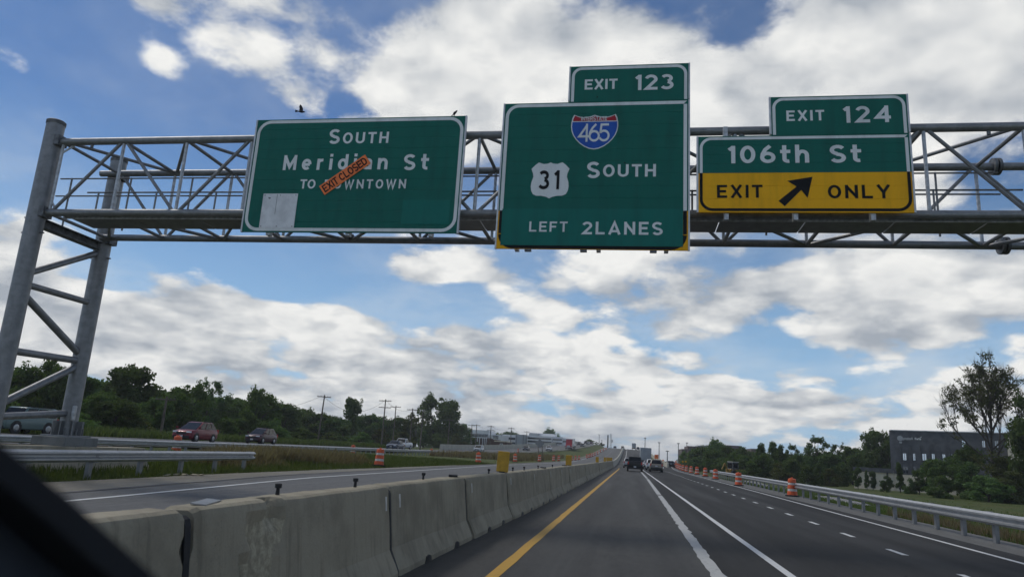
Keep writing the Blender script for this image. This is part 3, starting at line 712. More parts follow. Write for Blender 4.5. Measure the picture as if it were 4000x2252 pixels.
def mid_sign():
    (x0, z0), (x1, z1) = sp(1938, 970), sp(2690, 385); z1 = .5*(z1+sp(1978, 410)[1]); z0 = .5*(z0+sp(2687, 978)[1]); x1 = .5*(x1+sp(2687, 978)[0])
    tx, tz = sp(2231, 263)[0], .5*(sp(2231, 263)[1]+sp(2690, 245)[1]); zs = L2(100, 1100)[1]
    s = Sign('tall green sign for exit 123 with blue interstate 465 shield and US 31 shield', x0, x1, z0, z1)
    s.panels(x0, x1, zs, z1, MT['green'], 9)
    s.panels(x0, x1, z0, zs-.002, MT['yellow_sheet'], 4)
    s.slab('lower_cover', x0+.10, x1-.12, z0+.085, zs+.04, YS_-.022, YS_-.0175, MT['green2'])
    s.ring('lower_border', x0+.03, x1-.03, z0+.008, zs+.6, .36, .10, MT['black_sheet'], (0, 0, 1, 1), .0, clip=lambda z: z < z0+.40)
    for xa in (x0+.0725, x1-.0725): s.slab('lower_border', xa-.0425, xa+.0425, z0+.39, zs, YS_-.0125, YS_-.010, MT['black_sheet'])
    s.ring('border', x0+.03, x1-.03, zs-.7, z1-.03, .34, .085, MT['white_sheet'], (0, 1, 0, 0), .0, clip=lambda z: z > z1-.5)
    for xa in (x0+.0725, x1-.0725): s.slab('border', xa-.0425, xa+.0425, zs+.001, z1-.37 if xa < 0 else z1-.12, YS_-.0125, YS_-.010, MT['white_sheet'])
    s.edge(x0, x1, z0, z1)
    tab = s.slab('exit_tab', tx, x1, z1+.004, tz, YS_-.005, YS_+.045, MT['green'])
    s.ring('tab_border', tx+.03, x1-.03, z1-.3, tz-.03, .26, .075, MT['white_sheet'], (1, 1, 0, 0), .0, clip=lambda z: z > tz-.34)
    for xa in (tx+.0675, x1-.0675): s.slab('tab_border', xa-.0375, xa+.0375, z1+.01, tz-.29, YS_-.0125, YS_-.010, MT['white_sheet'])
    s.edge(tx, x1, z1+.03, tz)
    p, a, b = run(L2, 'EXIT', 678, 905, 195, 265, 1.12); s.text('letter', p, a, b, MT['white_sheet'], .19)
    p, a, b = run(L2, '123', 1027, 1292, 163, 268, 1.12); s.text('letter', p, a, b, MT['white_sheet'], .18)
    p, a, b = run(L2, 'S', 693, 783, 765, 875, 1.08); q, _, b = run(L2, 'OUTH', 805, 1170, 782, 868, 1.12); s.text('letter', p+q, a, b, MT['white_sheet'], .185)
    p, a, b = run(L2, 'LEFT', 295, 560, 1178, 1248, 1.12); s.text('letter', p, a, b, MT['white_sheet'], .17, .014)
    p, a, b = run(L2, '2LANES', 660, 1217, 1180, 1268, 1.1); s.text('letter', p, a, b, MT['white_sheet'], .18, .014)
    # interstate shield
    (a, zb), (b, zt) = L2(578, 682), L2(913, 435); cx = (a+b)/2; hw = (b-a)/2; hh = zt-zb
    def half():
        return [(0, .985), (.18, .945), (.36, .92), (.55, .925), (.72, .955), (.88, 1.0), (.955, .9), (.99, .78), (1.0, .66), (.97, .53), (.90, .41), (.78, .29), (.62, .18), (.42, .085), (.20, .02), (0, 0)]
    def shield(k, band=None):
        P = half(); P = P + [(-x, z) for x, z in P[::-1][1:-1]]
        return [(cx+x*hw*k, zb+hh*(.5+(z-.5)*(1-(1-k)*1.3))) for x, z in P]
    s.poly('interstate_shield', shield(1.0), MT['white_sheet'], .004, .004)
    # blue field and red chief separated by the white line
    zl = L2(740, 490)[1]; zr = L2(740, 484)[1]
    P = shield(.955); blue = [p for p in P if p[1] < zl]; right = [p for p in blue if p[0] >= cx]; left = [p for p in blue if p[0] < cx]
    s.poly('shield_field', [(cx-hw*.95, zl), (cx+hw*.95, zl)] + sorted(right, key=lambda p: -p[1]) + sorted(left, key=lambda p: p[1]), MT['blue_sheet'], .009, .002)
    red = [p for p in P if p[1] > zr+.01]; s.poly('shield_chief', [(cx-hw*.92, zr)] + [(cx+hw*.92, zr)] + sorted([p for p in red], key=lambda p: -p[0]), MT['red_sheet'], .009, .002)
    p, a, b = run(L2, 'INTERSTATE', 655, 833, 455, 482, .85); s.text('shield_letter', p, a, b, MT['white_sheet'], .15, .012)
    p, a, b = run(L2, '465', 630, 850, 503, 628, .82); s.text('shield_number', p, a, b, MT['white_sheet'], .125, .012)
    # US route shield
    (a, zb), (b, zt) = L2(301, 1018), L2(576, 768); cx = (a+b)/2; hw = (b-a)/2; hh = zt-zb
    P = [(0, 1.0), (.14, .965), (.36, .955), (.62, 1.0), (.80, .93), (1.0, .82), (.90, .68), (.88, .60), (.97, .45), (.99, .33), (.96, .22), (.86, .12), (.68, .075), (.42, .075), (.16, .045), (0, 0)]
    P = P + [(-x, z) for x, z in P[::-1][1:-1]]
    s.poly('route_shield', [(cx+x*hw, zb+z*hh) for x, z in P], MT['white_sheet'], .004, .004)
    p, a, b = run(L2, '31', 357, 503, 825, 955, .80); s.text('shield_number', p, a, b, MT['black_sheet'], .17, .008)
    for (px, py) in ((765, 318), (955, 772), (790, 602)):   # bird droppings and small dents
        c = L2(px, py); s.poly('scuff', [(c[0]-.02, c[1]-.01), (c[0]+.01, c[1]-.02), (c[0]+.025, c[1]+.005), (c[0]-.005, c[1]+.02)], MT['black_sheet'], .012 if py > 500 else .004, .001)
    for x in (285, 670, 1153):
        c = L2(x, 1372); s.slab('mounting_foot', c[0]-.08, c[0]+.08, z0-.05, z0-.001, YS_+.0, YS_+.10, MT['steel_dark'])
    s.mounts([x0+.5, (x0+x1)/2+.2, x1-.5], z0-.02, z1-.1)
    return s
def right_sign():
    (x0, z0), (x1, z1) = sp(2728, 825), sp(3550, 520); z1 = .5*(z1+sp(2728, 535)[1]); z0 = .5*(z0+sp(3572, 835)[1]); x1 = .5*(x1+sp(3572, 835)[0])
    tx, tz = sp(3010, 380)[0], .5*(sp(3010, 380)[1]+sp(3540, 368)[1]); zs = L3(900, 637)[1]
    s = Sign('green and yellow exit 124 sign for 106th St with a black arrow', x0, x1, z0, z1)
    s.panels(x0, x1, zs, z1, MT['green'], 4); s.panels(x0, x1, z0, zs-.001, MT['yellow_sheet'], 3)
    s.ring('lower_border', x0+.03, x1-.03, z0+.03, zs+.6, .30, .07, MT['black_sheet'], (0, 0, 1, 1), .0, clip=lambda z: z < z0+.40)
    for xa in (x0+.065, x1-.065): s.slab('lower_border', xa-.035, xa+.035, z0+.33, zs, YS_-.0125, YS_-.010, MT['black_sheet'])
    s.ring('border', x0+.03, x1-.03, zs-.7, z1-.03, .28, .07, MT['white_sheet'], (0, 1, 0, 0), .0, clip=lambda z: z > z1-.4)
    for xa in (x0+.065, x1-.065): s.slab('border', xa-.035, xa+.035, zs+.001, z1-.31 if xa < 3 else z1-.10, YS_-.0125, YS_-.010, MT['white_sheet'])
    s.edge(x0, x1, z0, z1)
    s.slab('exit_tab', tx, x1, z1+.004, tz, YS_-.005, YS_+.045, MT['green'])
    s.ring('tab_border', tx+.03, x1-.03, z1-.3, tz-.03, .26, .07, MT['white_sheet'], (1, 1, 0, 0), .0, clip=lambda z: z > tz-.34)
    for xa in (tx+.065, x1-.065): s.slab('tab_border', xa-.035, xa+.035, z1+.01, tz-.29, YS_-.0125, YS_-.010, MT['white_sheet'])
    s.edge(tx, x1, z1+.03, tz)
    p, a, b = run(L3, 'EXIT', 805, 1088, 175, 253, 1.1); s.text('letter', p, a, b, MT['white_sheet'], .19)
    p, a, b = run(L3, '124', 1230, 1585, 143, 266, 1.1); s.text('letter', p, a, b, MT['white_sheet'], .185)
    p, a, b = run(L3, '106th', 370, 975, 437, 568, 1.12); s.text('letter', p, a, b, MT['white_sheet'], .19)
    p, a, b = run(L3, 'St', 1130, 1365, 432, 562, 1.15); s.text('letter', p, a, b, MT['white_sheet'], .19)
    p, a, b = run(L3, 'EXIT', 288, 628, 730, 826, 1.12); s.text('black_letter', p, a, b, MT['black_sheet'], .18)
    p, a, b = run(L3, 'ONLY', 1115, 1582, 730, 830, 1.14); s.text('black_letter', p, a, b, MT['black_sheet'], .18)
    s.poly('arrow', [L3(*q) for q in ((746, 849), (792, 888), (915, 768), (962, 827), (998, 670), (811, 700), (880, 742))], MT['black_sheet'], .004, .003)
    s.mounts([L3(360, 900)[0], L3(878, 900)[0], L3(1458, 900)[0]], z0-.16, z1+.28)
    return s
left_s, LS = left_sign(); mid_s = mid_sign(); right_s = right_sign()

# ------------------------------------------------------------------ concrete barrier between the roadways
BPROF = [(-.37, 0), (-.37, .07), (-.24, .33), (-.155, 1.02), (-.135, 1.07), (-.10, 1.09), (.10, 1.09), (.135, 1.07), (.155, 1.02), (.24, .33), (.37, .07), (.37, 0)]
BL = 4.4
def bar_x(y): return interp([(0, -3.10), (5, -3.10), (9, -3.14), (14, -3.14), (19, -3.08), (27, -3.0), (60, -2.95), (100, -2.9), (560, -2.9)], y)
def barrier_mesh(seed, chip=False, dense=1.):
    rb = random.Random(seed); b = MB(); n = int(50*dense); hl = BL/2-.036
    P = []     # refine the profile so that edges can be worn
    for (a, c), (d, e) in zip(BPROF, BPROF[1:]):
        k = max(1, int(math.hypot(d-a, e-c)/.09*dense))
        P += [(a+(d-a)*i/k, c+(e-c)*i/k) for i in range(k)]
    P.append(BPROF[-1]); rings = []; chips = set()
    for j in range(n+1):
        y = -hl+2*hl*j/n; r = []
        for i, (x, z) in enumerate(P):
            nx = mnoise.noise(Vector((y*2.1+seed*7, x*5, z*2.5)))*.006 + mnoise.noise(Vector((y*9+seed*3, x*9, z*9)))*.0035
            q = [x+(1 if x > 0 else -1)*nx, y, z+(nx if z > 1.05 else 0)]
            ed = hl-abs(y)                                   # broken arrises at the ends
            if ed < .10 and mnoise.noise(Vector((z*4, seed*2.2, x*3))) > .12: q[1] -= math.copysign(.05*(1-ed/.1), y)
            if j in (0, n): q[0] *= 1-.032/max(.1, abs(q[0])); q[2] -= .022 if z > 1.05 else 0
            if z < .06: q[2] = 0.
            if chip and x > .0 and z > .05:
                w = -1.02+.16*mnoise.noise(Vector((z*6, 1, 2)))-.25*(1.05-z)
                inside = abs(y-w) < (.12+.20*ss((z-.25)/.3))*(1 if z > .30 else 0)*(.35 if z > 1.0 else 1)
                deep = abs(y+.93) < .14 and z > .86
                if inside or deep:
                    dd = .028+.03*abs(mnoise.noise(Vector((y*22, z*22, 5.))))+(.075 if deep else 0)
                    q[0] -= dd; chips.add((j, i))
                    if deep and z > 1.05: q[2] -= .05
            r.append(tuple(q))
        rings.append(r)
    m = len(P); b.v = [p for r in rings for p in r]
    for j in range(n):
        for i in range(m-1):
            b.f.append((j*m+i, j*m+i+1, (j+1)*m+i+1, (j+1)*m+i)); b.mi.append(1 if (j, i) in chips and (j+1, i+1) in chips else 0)
    b.f.append(tuple(range(m))); b.mi.append(0); b.f.append(tuple(n*m+i for i in range(m))[::-1]); b.mi.append(0)
    b.cur = 1
    return b.mesh('barrier_body', [MT['concrete'], MT['aggregate']], True, 16)
meshes = [barrier_mesh(k) for k in range(4)]; chipped = barrier_mesh(11, True); far_meshes = [barrier_mesh(20+k, False, .35) for k in range(3)]
scup = MB().prism([(-.16, 0), (.16, 0), (.12, .075), (.02, .10), (-.10, .085)], .3, .382, 'x').mesh('drain_notch', MT['black'])
peg = MB().lathe([(.020, 0), (.017, .045), (.016, .06), (.031, .064), (.032, .10), (.014, .105)], n=10).mesh('marker_stub', MT['rubber'], True)
plate_ = MB().box((0, 0, .006), (.11, .46, .010)).mesh('joint_plate', MT['steel'])
tabm = MB().box((0, 0, 0), (.012, .05, .17)).mesh('reflector_tab', MT['barrel_white'])
flap = MB().box((0, 0, .02), (.16, .42, .035), .25).mesh('rubber_flap', MT['rubber'])
shadem = MB().prism([(x*.90, z*.955) for x, z in BPROF], -.034, .034, 'y').mesh('joint_shade', MT['rubber'])  # near-black filler stands in for the shade in the gap between segments
segs = []
NSEG = 30
for k in range(NSEG):
    y = 2.5 + BL*k; x = bar_x(y); rz = -math.atan2(bar_x(y+2.2)-bar_x(y-2.2), 4.4)
    lab = {0: 'nearest concrete barrier segment with clean pale face beside the car', 1: 'chipped concrete barrier segment with a broken exposed-aggregate patch', 2: 'concrete barrier segment just beyond the chipped one'}.get(k, f'{ordn(k+1)} concrete barrier segment counted from the car along the row')
    o = thing('concrete_barrier', lab, 'barrier', gv(x+rnd.uniform(-.02, .02), y), rz+rnd.uniform(-.006, .006), 'concrete barrier segments between the roadways')
    obj('barrier_body', chipped if k == 1 else (meshes[k % 4] if k < 12 else far_meshes[k % 3]), o)
    if k < 12:
        for s in (-1, 1): obj('drain_notch', scup, o, (0, s*.82+rnd.uniform(-.1, .1), 0))
    if k in (1, 2, 3, 4, 5, 6, 8):
        for yy in ((-.55, 1.35) if k == 1 else (.0,) if k == 2 else (-.4, 1.4) if k == 4 else (.6,)): obj('marker_stub', peg, o, (-.02+rnd.uniform(-.03, .03), yy, 1.09))
    if k in (1, 4): obj('joint_plate', plate_, o, (-.02, -1.75, 1.093), (0, R(4), .30))
    if k in (2, 5, 7): obj('rubber_flap', flap, o, (-.03, 1.9, 1.09))
    if 1 <= k < 9: obj('reflector_tab', tabm, o, (.172, 1.96 if k == 1 else -1.75+rnd.uniform(-.1, .2), .88), (0, R(-7), 0))
    obj('joint_shade', shadem, o, (0, BL/2, 0))
    segs.append(o)
hb = MB()
HY = frange(2.5+BL*(NSEG-.5), 545, 9)
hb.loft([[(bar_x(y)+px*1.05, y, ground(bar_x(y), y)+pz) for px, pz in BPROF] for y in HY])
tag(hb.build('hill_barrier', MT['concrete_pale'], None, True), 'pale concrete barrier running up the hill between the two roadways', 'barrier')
# yellow marker boards standing on the barrier
pan = MB().box((0, 0, .26), (.30, .05, .50)).mesh('board', MT['yellow_plastic']); pfoot = MB().box((0, 0, .012), (.14, .22, .024)).mesh('foot', MT['rubber'])
for k, y in enumerate((18.0, 37.1, 70.2, 92, 103, 113, 121, 128)):
    x = bar_x(y)
    o = thing('marker_board', ['largest and nearest yellow marker board standing on the barrier', 'second yellow marker board from the car on the barrier'][k] if k < 2 else f'{ordn(k+1)} yellow marker board from the car along the barrier top', 'marker', gv(x, y, 1.088 if k < 4 else 1.10), .06-.02*k, 'yellow marker boards on the barrier')
    bo = obj('board', pan, o); bevel(bo, .02); obj('foot', pfoot, o)
    if k == 0: o.rotation_euler[1] = R(2.5)

# ------------------------------------------------------------------ traffic barrels
def barrel_proto():
    t = bpy.data.objects.new('traffic_barrel', None); COL.objects.link(t)
    def rad(z): return .285-.075*z
    b = MB()
    MB().lathe([(.40, 0), (.41, .02), (.40, .07), (.30, .085)], n=16).build('rubber_base', MT['rubber'], t, True)
    zs = [.05, .26, .28, .46, .48, .66, .68, .84, .86, 1.0]
    for i, (a, c) in enumerate(((.05, .29), (.29, .43), (.43, .64), (.64, .77), (.77, 1.0))):
        r0, r1 = rad(a), rad(c); st = .012 if i % 2 == 0 else 0
        MB().lathe([(r0+st-.02, a), (r0+st, a+.012), (r1+st, c-.012), (r1+st-.02, c)] + ([(.12, c+.015), (.02, c+.02)] if i == 4 else []), n=18).build('orange_band' if i % 2 == 0 else 'white_band', MT['orange'] if i % 2 == 0 else MT['barrel_white'], t, True)
    MB().box((0, 0, 1.05), (.24, .04, .07)).build('handle', MT['orange'], t)
    return t
bp = barrel_proto(); bp_used = [False]
def barrel(x, y, label, group, tilt=(0, 0), dz=0.):
    o = bp if not bp_used[0] else copy_tree(bp)
    bp_used[0] = True; o.location = gv(x, y, dz); o.rotation_euler = (tilt[0], tilt[1], rnd.uniform(0, 6)); tag(o, label, 'barrel', group); return o
RB = [(9.55, 45.6), (8.75, 61.3), (9.2, 81), (9.3, 92.6)]
RB += [(9.35+ramp_off(y)+.0*y, y) for y in (104, 114, 124, 134, 144, 153, 162, 171, 180, 189, 198, 207, 216, 225, 234)]
for k, (x, y) in enumerate(RB):
    barrel(x, y, 'nearest orange barrel on the right, standing clear in front of the guardrail' if k == 0 else f'orange and white barrel, {ordn(k+1)} from the car along the right shoulder', 'orange barrels along the right shoulder')
MBR = [(-14.7, 42), (-15.1, 73.2), (-14.9, 96.4), (-14.4, 119.4)]
for k, (x, y) in enumerate(MBR):
    barrel(x, y, ['tilted orange and white barrel at the edge of the left road before the dry grass', 'second median barrel, in front of the guardrail end', 'third median barrel, just right of the nearest yellow board', 'fourth median barrel, left of the diamond sign posts'][k], 'orange barrels along the median', (0, R(-5) if k == 0 else 0))
px_l = [(2163, 140), (2183, 147), (2233, 165), (2248, 172), (2262, 178), (2292, 205), (2301, 214), (2307, 221), (2315, 230), (2324, 245), (2334, 262), (2345, 290), (2356, 320), (2366, 350)]
for k, (px, y) in enumerate(px_l):
    x = on_y(px, 1790, y).x
    barrel(x, y, f'small far barrel, {ordn(k+1)} past the diamond sign along the left road edge', 'far barrels along the left road edge')
for k, (px, y) in enumerate(((690, 0), (1380, 0), (1687, 0), (1952, 165), (2025, 205))):
    if not y: y = min((abs(on_y(px, 1745, q).x-(nb_edge(q)-.35)), q) for q in frange(30, 150, .5))[1]
    x = on_y(px, 1745, y).x
    barrel(x, y, ['barrel hidden to its orange top behind the guardrail, in front of the red SUV', 'orange barrel top behind the guardrail right of the dark red SUV', 'orange barrel top behind the guardrail right of the white pickup', 'barrel on the northbound road right of the guardrail end', 'far pale barrel on the northbound road above the nearest yellow board'][k], 'barrels on the northbound shoulder', dz=-.12 if k < 3 else 0.)

# ------------------------------------------------------------------ guardrails
WPROF = [(.0, .0), (.02, .02), (.075, .055), (.075, .095), (.0, .135), (.0, .175), (.075, .215), (.075, .255), (.02, .29), (.0, .31)]
def guardrail(name, label, path, step=1.9, zt=.78, side=1, post='steel', seglen=3.8, far=False):
    """W-beam rail along a path of (x, y); side = +1 when the traffic face looks to +X"""
    t = thing(name, label, 'guardrail', gv(*path[0])); o0 = Vector(t.location)
    L = [0.]
    for (a, b), (c, d) in zip(path, path[1:]): L.append(L[-1]+math.hypot(c-a, d-b))
    def at(s): return Vector((interp(list(zip(L, [p[0] for p in path])), s), interp(list(zip(L, [p[1] for p in path])), s)))
    n = max(1, int(L[-1]/seglen)); sl = L[-1]/n
    for i in range(n):
        rings = []
        for s in ([i*sl-.06, (i+.5)*sl, (i+1)*sl+.0]):
            s = max(0, min(L[-1], s)); p = at(s); q = at(min(L[-1], s+.2))-at(max(0, s-.2)); nr = Vector((q.y, -q.x)).normalized()*side; z = ground(p.x, p.y)+zt-.31
            pr = [(u, v) for u, v in WPROF] + [(u-.005, v) for u, v in WPROF[::-1]]
            rings.append([Vector((p.x+nr.x*(u+.14+.0035*(i % 2)), p.y+nr.y*(u+.14+.0035*(i % 2)), z+v))-o0 for u, v in pr])
        MB().loft(rings).build('rail', MT['rail'], t, True, 25)
    m = MT['steel'] if post == 'steel' else MT['wood']; s = .25; pm = None
    pm = MB().box((0, 0, zt/2-.06), (.10 if post == 'steel' else .14, .16 if post == 'steel' else .18, zt+.02)).mesh('post', m); bm_ = MB().box((0, 0, zt-.16), (.14, .13, .34)).mesh('block', m)
    while s < L[-1]-.05:
        p = at(s); q = at(min(L[-1], s+.2))-at(max(0, s-.2)); nr = Vector((q.y, -q.x)).normalized()*side; rz = math.atan2(q.y, q.x)-math.pi/2
        po = obj('post', pm, t, gv(p.x-nr.x*.05, p.y-nr.y*.05)-o0, (0, 0, rz)); 
        if not far: obj('block', bm_, t, gv(p.x+nr.x*.07, p.y+nr.y*.07)-o0, (0, 0, rz))
        s += step
    return t
guardrail('guardrail', 'long silver guardrail along the right shoulder in front of the grass', [(9.55, 6), (9.5, 15), (9.55, 25), (9.75, 40), (10.1, 60), (10.45, 80), (10.5, 97)], 1.905, .78, -1)
guardrail('guardrail', 'short weathered guardrail ending beside the left road, in front of the gantry foot', [(-13.75, 8), (-14.0, 13), (-14.15, 17), (-14.4, 20), (-14.75, 24), (-15.0, 27.4)], 2.35, .70)
guardrail('guardrail', 'long guardrail behind the dry grass in front of the northbound cars', [(nb_edge(y)+.3, y) for y in frange(30, 150, 6)], 1.95, .76, 1)
guardrail('guardrail', 'far-side guardrail rising behind the gantry foot at the left edge', [(-24.6, 14), (-25.2, 22), (-26.2, 30)], 1.95, .78, 1)

# ------------------------------------------------------------------ concrete footing wall under the gantry columns
w = thing('median_wall', 'stained tan concrete wall under the gantry columns behind the short guardrail', 'wall', gv(-16.6, 19))
for a, b in ((8, 12.4), (12.43, 16.8), (16.83, 21.2), (21.23, 22.6)):
    bo = MB().prism([(-.62, -.2), (-.62, .1), (-.46, .32), (-.36, .70), (.36, .70), (.46, .32), (.62, .1), (.62, -.2)], a-19, b-19, 'y').build('wall_block', MT['concrete'], w); bevel(bo, .02)
bo = MB().box((-.3, .72, .83), (1.15, 1.35, .27)).build('pier_cap', concrete('grey_concrete', (.20, .205, .20), .5), w); bevel(bo, .02)
# right parapet up the hill and the wall beyond the northbound road
def longwall(name, label, xf, ys, h, t, m, dz=-.3):
    return tag(MB().loft([[(xf(y)-t/2, y, ground(xf(y), y)+dz), (xf(y)-t/2*.6, y, ground(xf(y), y)+h), (xf(y)+t/2*.6, y, ground(xf(y), y)+h), (xf(y)+t/2, y, min(ground(xf(y), y), ground(xf(y)+1.2, y))+dz)] for y in ys]).build(name, m, None, True, 30), label, 'wall')
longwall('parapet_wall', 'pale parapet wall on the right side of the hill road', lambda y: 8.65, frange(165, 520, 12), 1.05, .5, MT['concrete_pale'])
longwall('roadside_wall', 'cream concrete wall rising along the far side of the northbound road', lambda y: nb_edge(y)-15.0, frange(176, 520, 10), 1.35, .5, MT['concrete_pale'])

# ------------------------------------------------------------------ vehicles (local +Y is forward, origin on the ground)
def _panel(q, inset, off):
    """shrunk quad lifted off the face it lies on"""
    c = sum(q, Vector())/4; n = (q[1]-q[0]).cross(q[3]-q[0]).normalized()
    if n.dot(c-Vector((0, c.y*.6, .9))) < 0: n = -n
    r = [c+(p-c)*inset for p in q]
    return [p+n*off for p in r] + [p+n*(off-.02) for p in r]
def quadbox(q, inset=.9, off=.015):
    vs = _panel([Vector(p) for p in q], inset, off)
    return MB().add(vs, [(0, 1, 2, 3), (7, 6, 5, 4), (0, 4, 5, 1), (1, 5, 6, 2), (2, 6, 7, 3), (3, 7, 4, 0)])
KINDS = {
 'suv':   dict(L=4.55, W=1.86, H=1.72, st=[(-.5, .78, .84, .46), (-.49, 1.02, .92, .34), (-.45, 1.10, .97, .27), (-.2, 1.10, 1, .22), (.1, 1.07, 1, .22), (.24, 1.05, 1, .22), (.36, .99, .98, .22), (.44, .92, .94, .23), (.485, .78, .88, .27), (.5, .60, .80, .33)], cab=(-.47, .315, -.335, .045), wr=.35, wy=(-.30, .31)),
 'boxy':  dict(L=4.5, W=1.93, H=1.85, st=[(-.5, .9, .92, .46), (-.49, 1.12, .96, .36), (-.2, 1.14, 1, .3), (.1, 1.13, 1, .3), (.24, 1.12, 1, .3), (.40, 1.10, .98, .3), (.475, 1.06, .95, .3), (.5, .9, .92, .4)], cab=(-.485, .22, -.47, .13), wr=.40, wy=(-.30, .32)),
 'sedan': dict(L=4.65, W=1.80, H=1.44, st=[(-.5, .62, .82, .42), (-.485, .90, .90, .3), (-.42, .95, .96, .22), (-.2, .95, 1, .18), (.1, .94, 1, .18), (.25, .92, 1, .18), (.37, .86, .97, .18), (.45, .78, .92, .2), (.49, .66, .86, .24), (.5, .52, .78, .3)], cab=(-.40, .25, -.24, .06), wr=.32, wy=(-.29, .31)),
 'pickup': dict(L=5.75, W=2.04, H=1.94, st=[(-.5, 1.18, .95, .52), (-.49, 1.30, .98, .45), (-.12, 1.30, 1, .42), (.0, 1.26, 1, .40), (.17, 1.24, 1, .40), (.25, 1.22, 1, .4), (.38, 1.17, .98, .4), (.46, 1.12, .96, .4), (.49, 1.0, .93, .42), (.5, .8, .90, .45)], cab=(-.11, .22, -.085, .11), wr=.40, wy=(-.29, .33)),
}
def make_vehicle(name, label, cat, kind, paint, group=None, dark_roof=False, lamps=True, parts=True):
    K = KINDS[kind]; L, W, H = K['L'], K['W']/2, K['H']; t = thing(name, label, cat, group=group)
    rings = []
    for s, zt, ws, zb in K['st']:
        w = W*ws; y = s*L; zm = zb+(zt-zb)*.45
        half = [(0, zb), (w*.86, zb), (w*.97, zb+.08), (w, zm), (w*.985, zb+(zt-zb)*.72), (w*.93, zt-.04), (w*.84, zt), (0, zt+.02)]
        rings.append([(x, y, z) for x, z in half] + [(-x, y, z) for x, z in half[::-1][1:-1]])
    bevel(MB().loft(rings).build('body', paint, t, True, 50), .05)
    a, d, b, c = [v*L for v in K['cab']]; zt = interp([(s, z) for s, z, _, _ in K['st']], (K['cab'][0]+K['cab'][1])/2); z0 = zt-.05; zf = interp([(s, z) for s, z, _, _ in K['st']], K['cab'][1]); wb = W*.93; wr = W*(.74 if kind != 'boxy' else .84)
    def ring(ya, yd, w, z, zfr=None):
        e = .10; zz = zfr if zfr is not None else z
        return [(-w+e, ya, z), (w-e, ya, z), (w, ya+e, z), (w, yd-e, zz), (w-e, yd, zz), (-w+e, yd, zz), (-w, yd-e, zz), (-w, ya+e, z)]
    m1 = .93; zr = H-.035
    MB().loft([ring(a, d, wb, z0, zf-.04), ring(a+(b-a)*m1, d+(c-d)*m1, wb+(wr-wb)*m1, z0+(zr-z0)*m1), ring(b, c, wr, zr), ring(b+.12, c-.12, wr-.10, H)]).build('cabin', paint, t, True, 50)
    B0 = [Vector((-wb, a, z0)), Vector((wb, a, z0))]; B1 = [Vector((-wr, b, zr)), Vector((wr, b, zr))]
    F0 = [Vector((-wb+.03, d, zf-.02)), Vector((wb-.03, d, zf-.02))]; F1 = [Vector((-wr, c, zr)), Vector((wr, c, zr))]
    quadbox([F0[0], F0[1], F1[1], F1[0]], .88).build('windshield', MT['glass'], t)
    quadbox([B0[0]+Vector((0, 0, .07)), B0[1]+Vector((0, 0, .07)), B1[1], B1[0]], .82).build('rear_window', MT['glass'], t)
    for s in (-1, 1):
        q0, q1 = Vector((s*wb, a+.12, z0+.06)), Vector((s*wb, d-.08, zf+.02)); p0, p1 = Vector((s*wr, b+.1, zr)), Vector((s*wr, c-.04, zr))
        cuts = (0, .30, .64, 1) if kind in ('suv', 'boxy') else (0, .47, 1)
        for u, v in zip(cuts, cuts[1:]): quadbox([q0.lerp(q1, u), q0.lerp(q1, v), p0.lerp(p1, v), p0.lerp(p1, u)], .86, .018).build('side_window', MT['glass'], t)
        for wy in K['wy']:
            r = K['wr']*1.03; x = s*(W-.10); y = wy*L
            MB().lathe([(r*1.13, -.012), (r*1.13, .012)], n=20).build('wheel_arch', MT['black'], t, loc=(s*(W*.985), y, r+.02), rot=(0, R(90), 0))
            wh = MB().lathe([(r*.62, -.11), (r*.95, -.11), (r, -.07), (r, .07), (r*.95, .11), (r*.62, .11)], n=20).build('wheel', MT['tyre'], t, True, loc=(x, y, r), rot=(0, R(90), 0))
            MB().lathe([(.02, -.116), (r*.3, -.118), (r*.58, -.112), (r*.62, -.10), (r*.62, .10), (r*.58, .112), (r*.3, .118), (.02, .116)], n=14).build('rim', MT['rim'], wh, True)
        mz = zt+.10; MB().box((s*(W+.09), d-.18, mz), (.20, .12, .16)).build('mirror', MT['black'] if kind == 'pickup' else paint, t)
        f = K['st'][-3]; MB().box((s*W*.66, .478*L, f[1]-.10), (W*.42, .10*L*.35, .13), s*-.32).build('headlight', MT['lamp'], t)
        tz = .98 if kind != 'sedan' else .80
        if kind == 'pickup': tz = 1.08
        MB().box((s*W*.84, -.487*L, tz), (.16, .16, .34 if kind in ('suv', 'pickup', 'boxy') else .16)).build('tail_light', MT['tail'], t)
    MB().box((0, .487*L, K['st'][-3][1]-.22), (W*.95, .14, .20)).build('grille', MT['black'], t)
    MB().box((0, .485*L, .40), (W*1.55, .14, .22)).build('front_bumper', MT['black'] if kind in ('suv', 'pickup', 'boxy') else paint, t)
    MB().box((0, -.485*L, .47), (W*1.62, .16, .26)).build('rear_bumper', MT['black'], t)
    MB().box((0, .503*L+.02, .47), (.32, .03, .15)).build('license_plate', MT['plate'], t)
    MB().box((0, -.503*L-.02, .82 if kind != 'pickup' else .62), (.32, .03, .16)).build('license_plate', MT['plate'], t)
    if kind in ('suv', 'boxy'):
        for s in (-1, 1): MB().box((s*wr*.86, (b+c)/2, H+.03), (.05, (c-b)*.75, .04)).build('roof_rail', MT['black'], t)
    if kind == 'pickup': MB().box((0, -.31*L, 1.31), (W*1.55, .36*L, .06)).build('bed_cover', MT['black'], t)
    return t
def park(t, x, y, rz=0., dz=0.):
    t.location = gv(x, y, dz); sl = (ground(x, y+2)-ground(x, y-2))/4
    t.rotation_euler = (math.atan(sl)*math.cos(rz), 0, rz); return t
def nbx(px, y): return on_y(px, 1740, y).x
NB = math.pi
G1, G2 = 'cars on the northbound road', 'traffic ahead on our road'
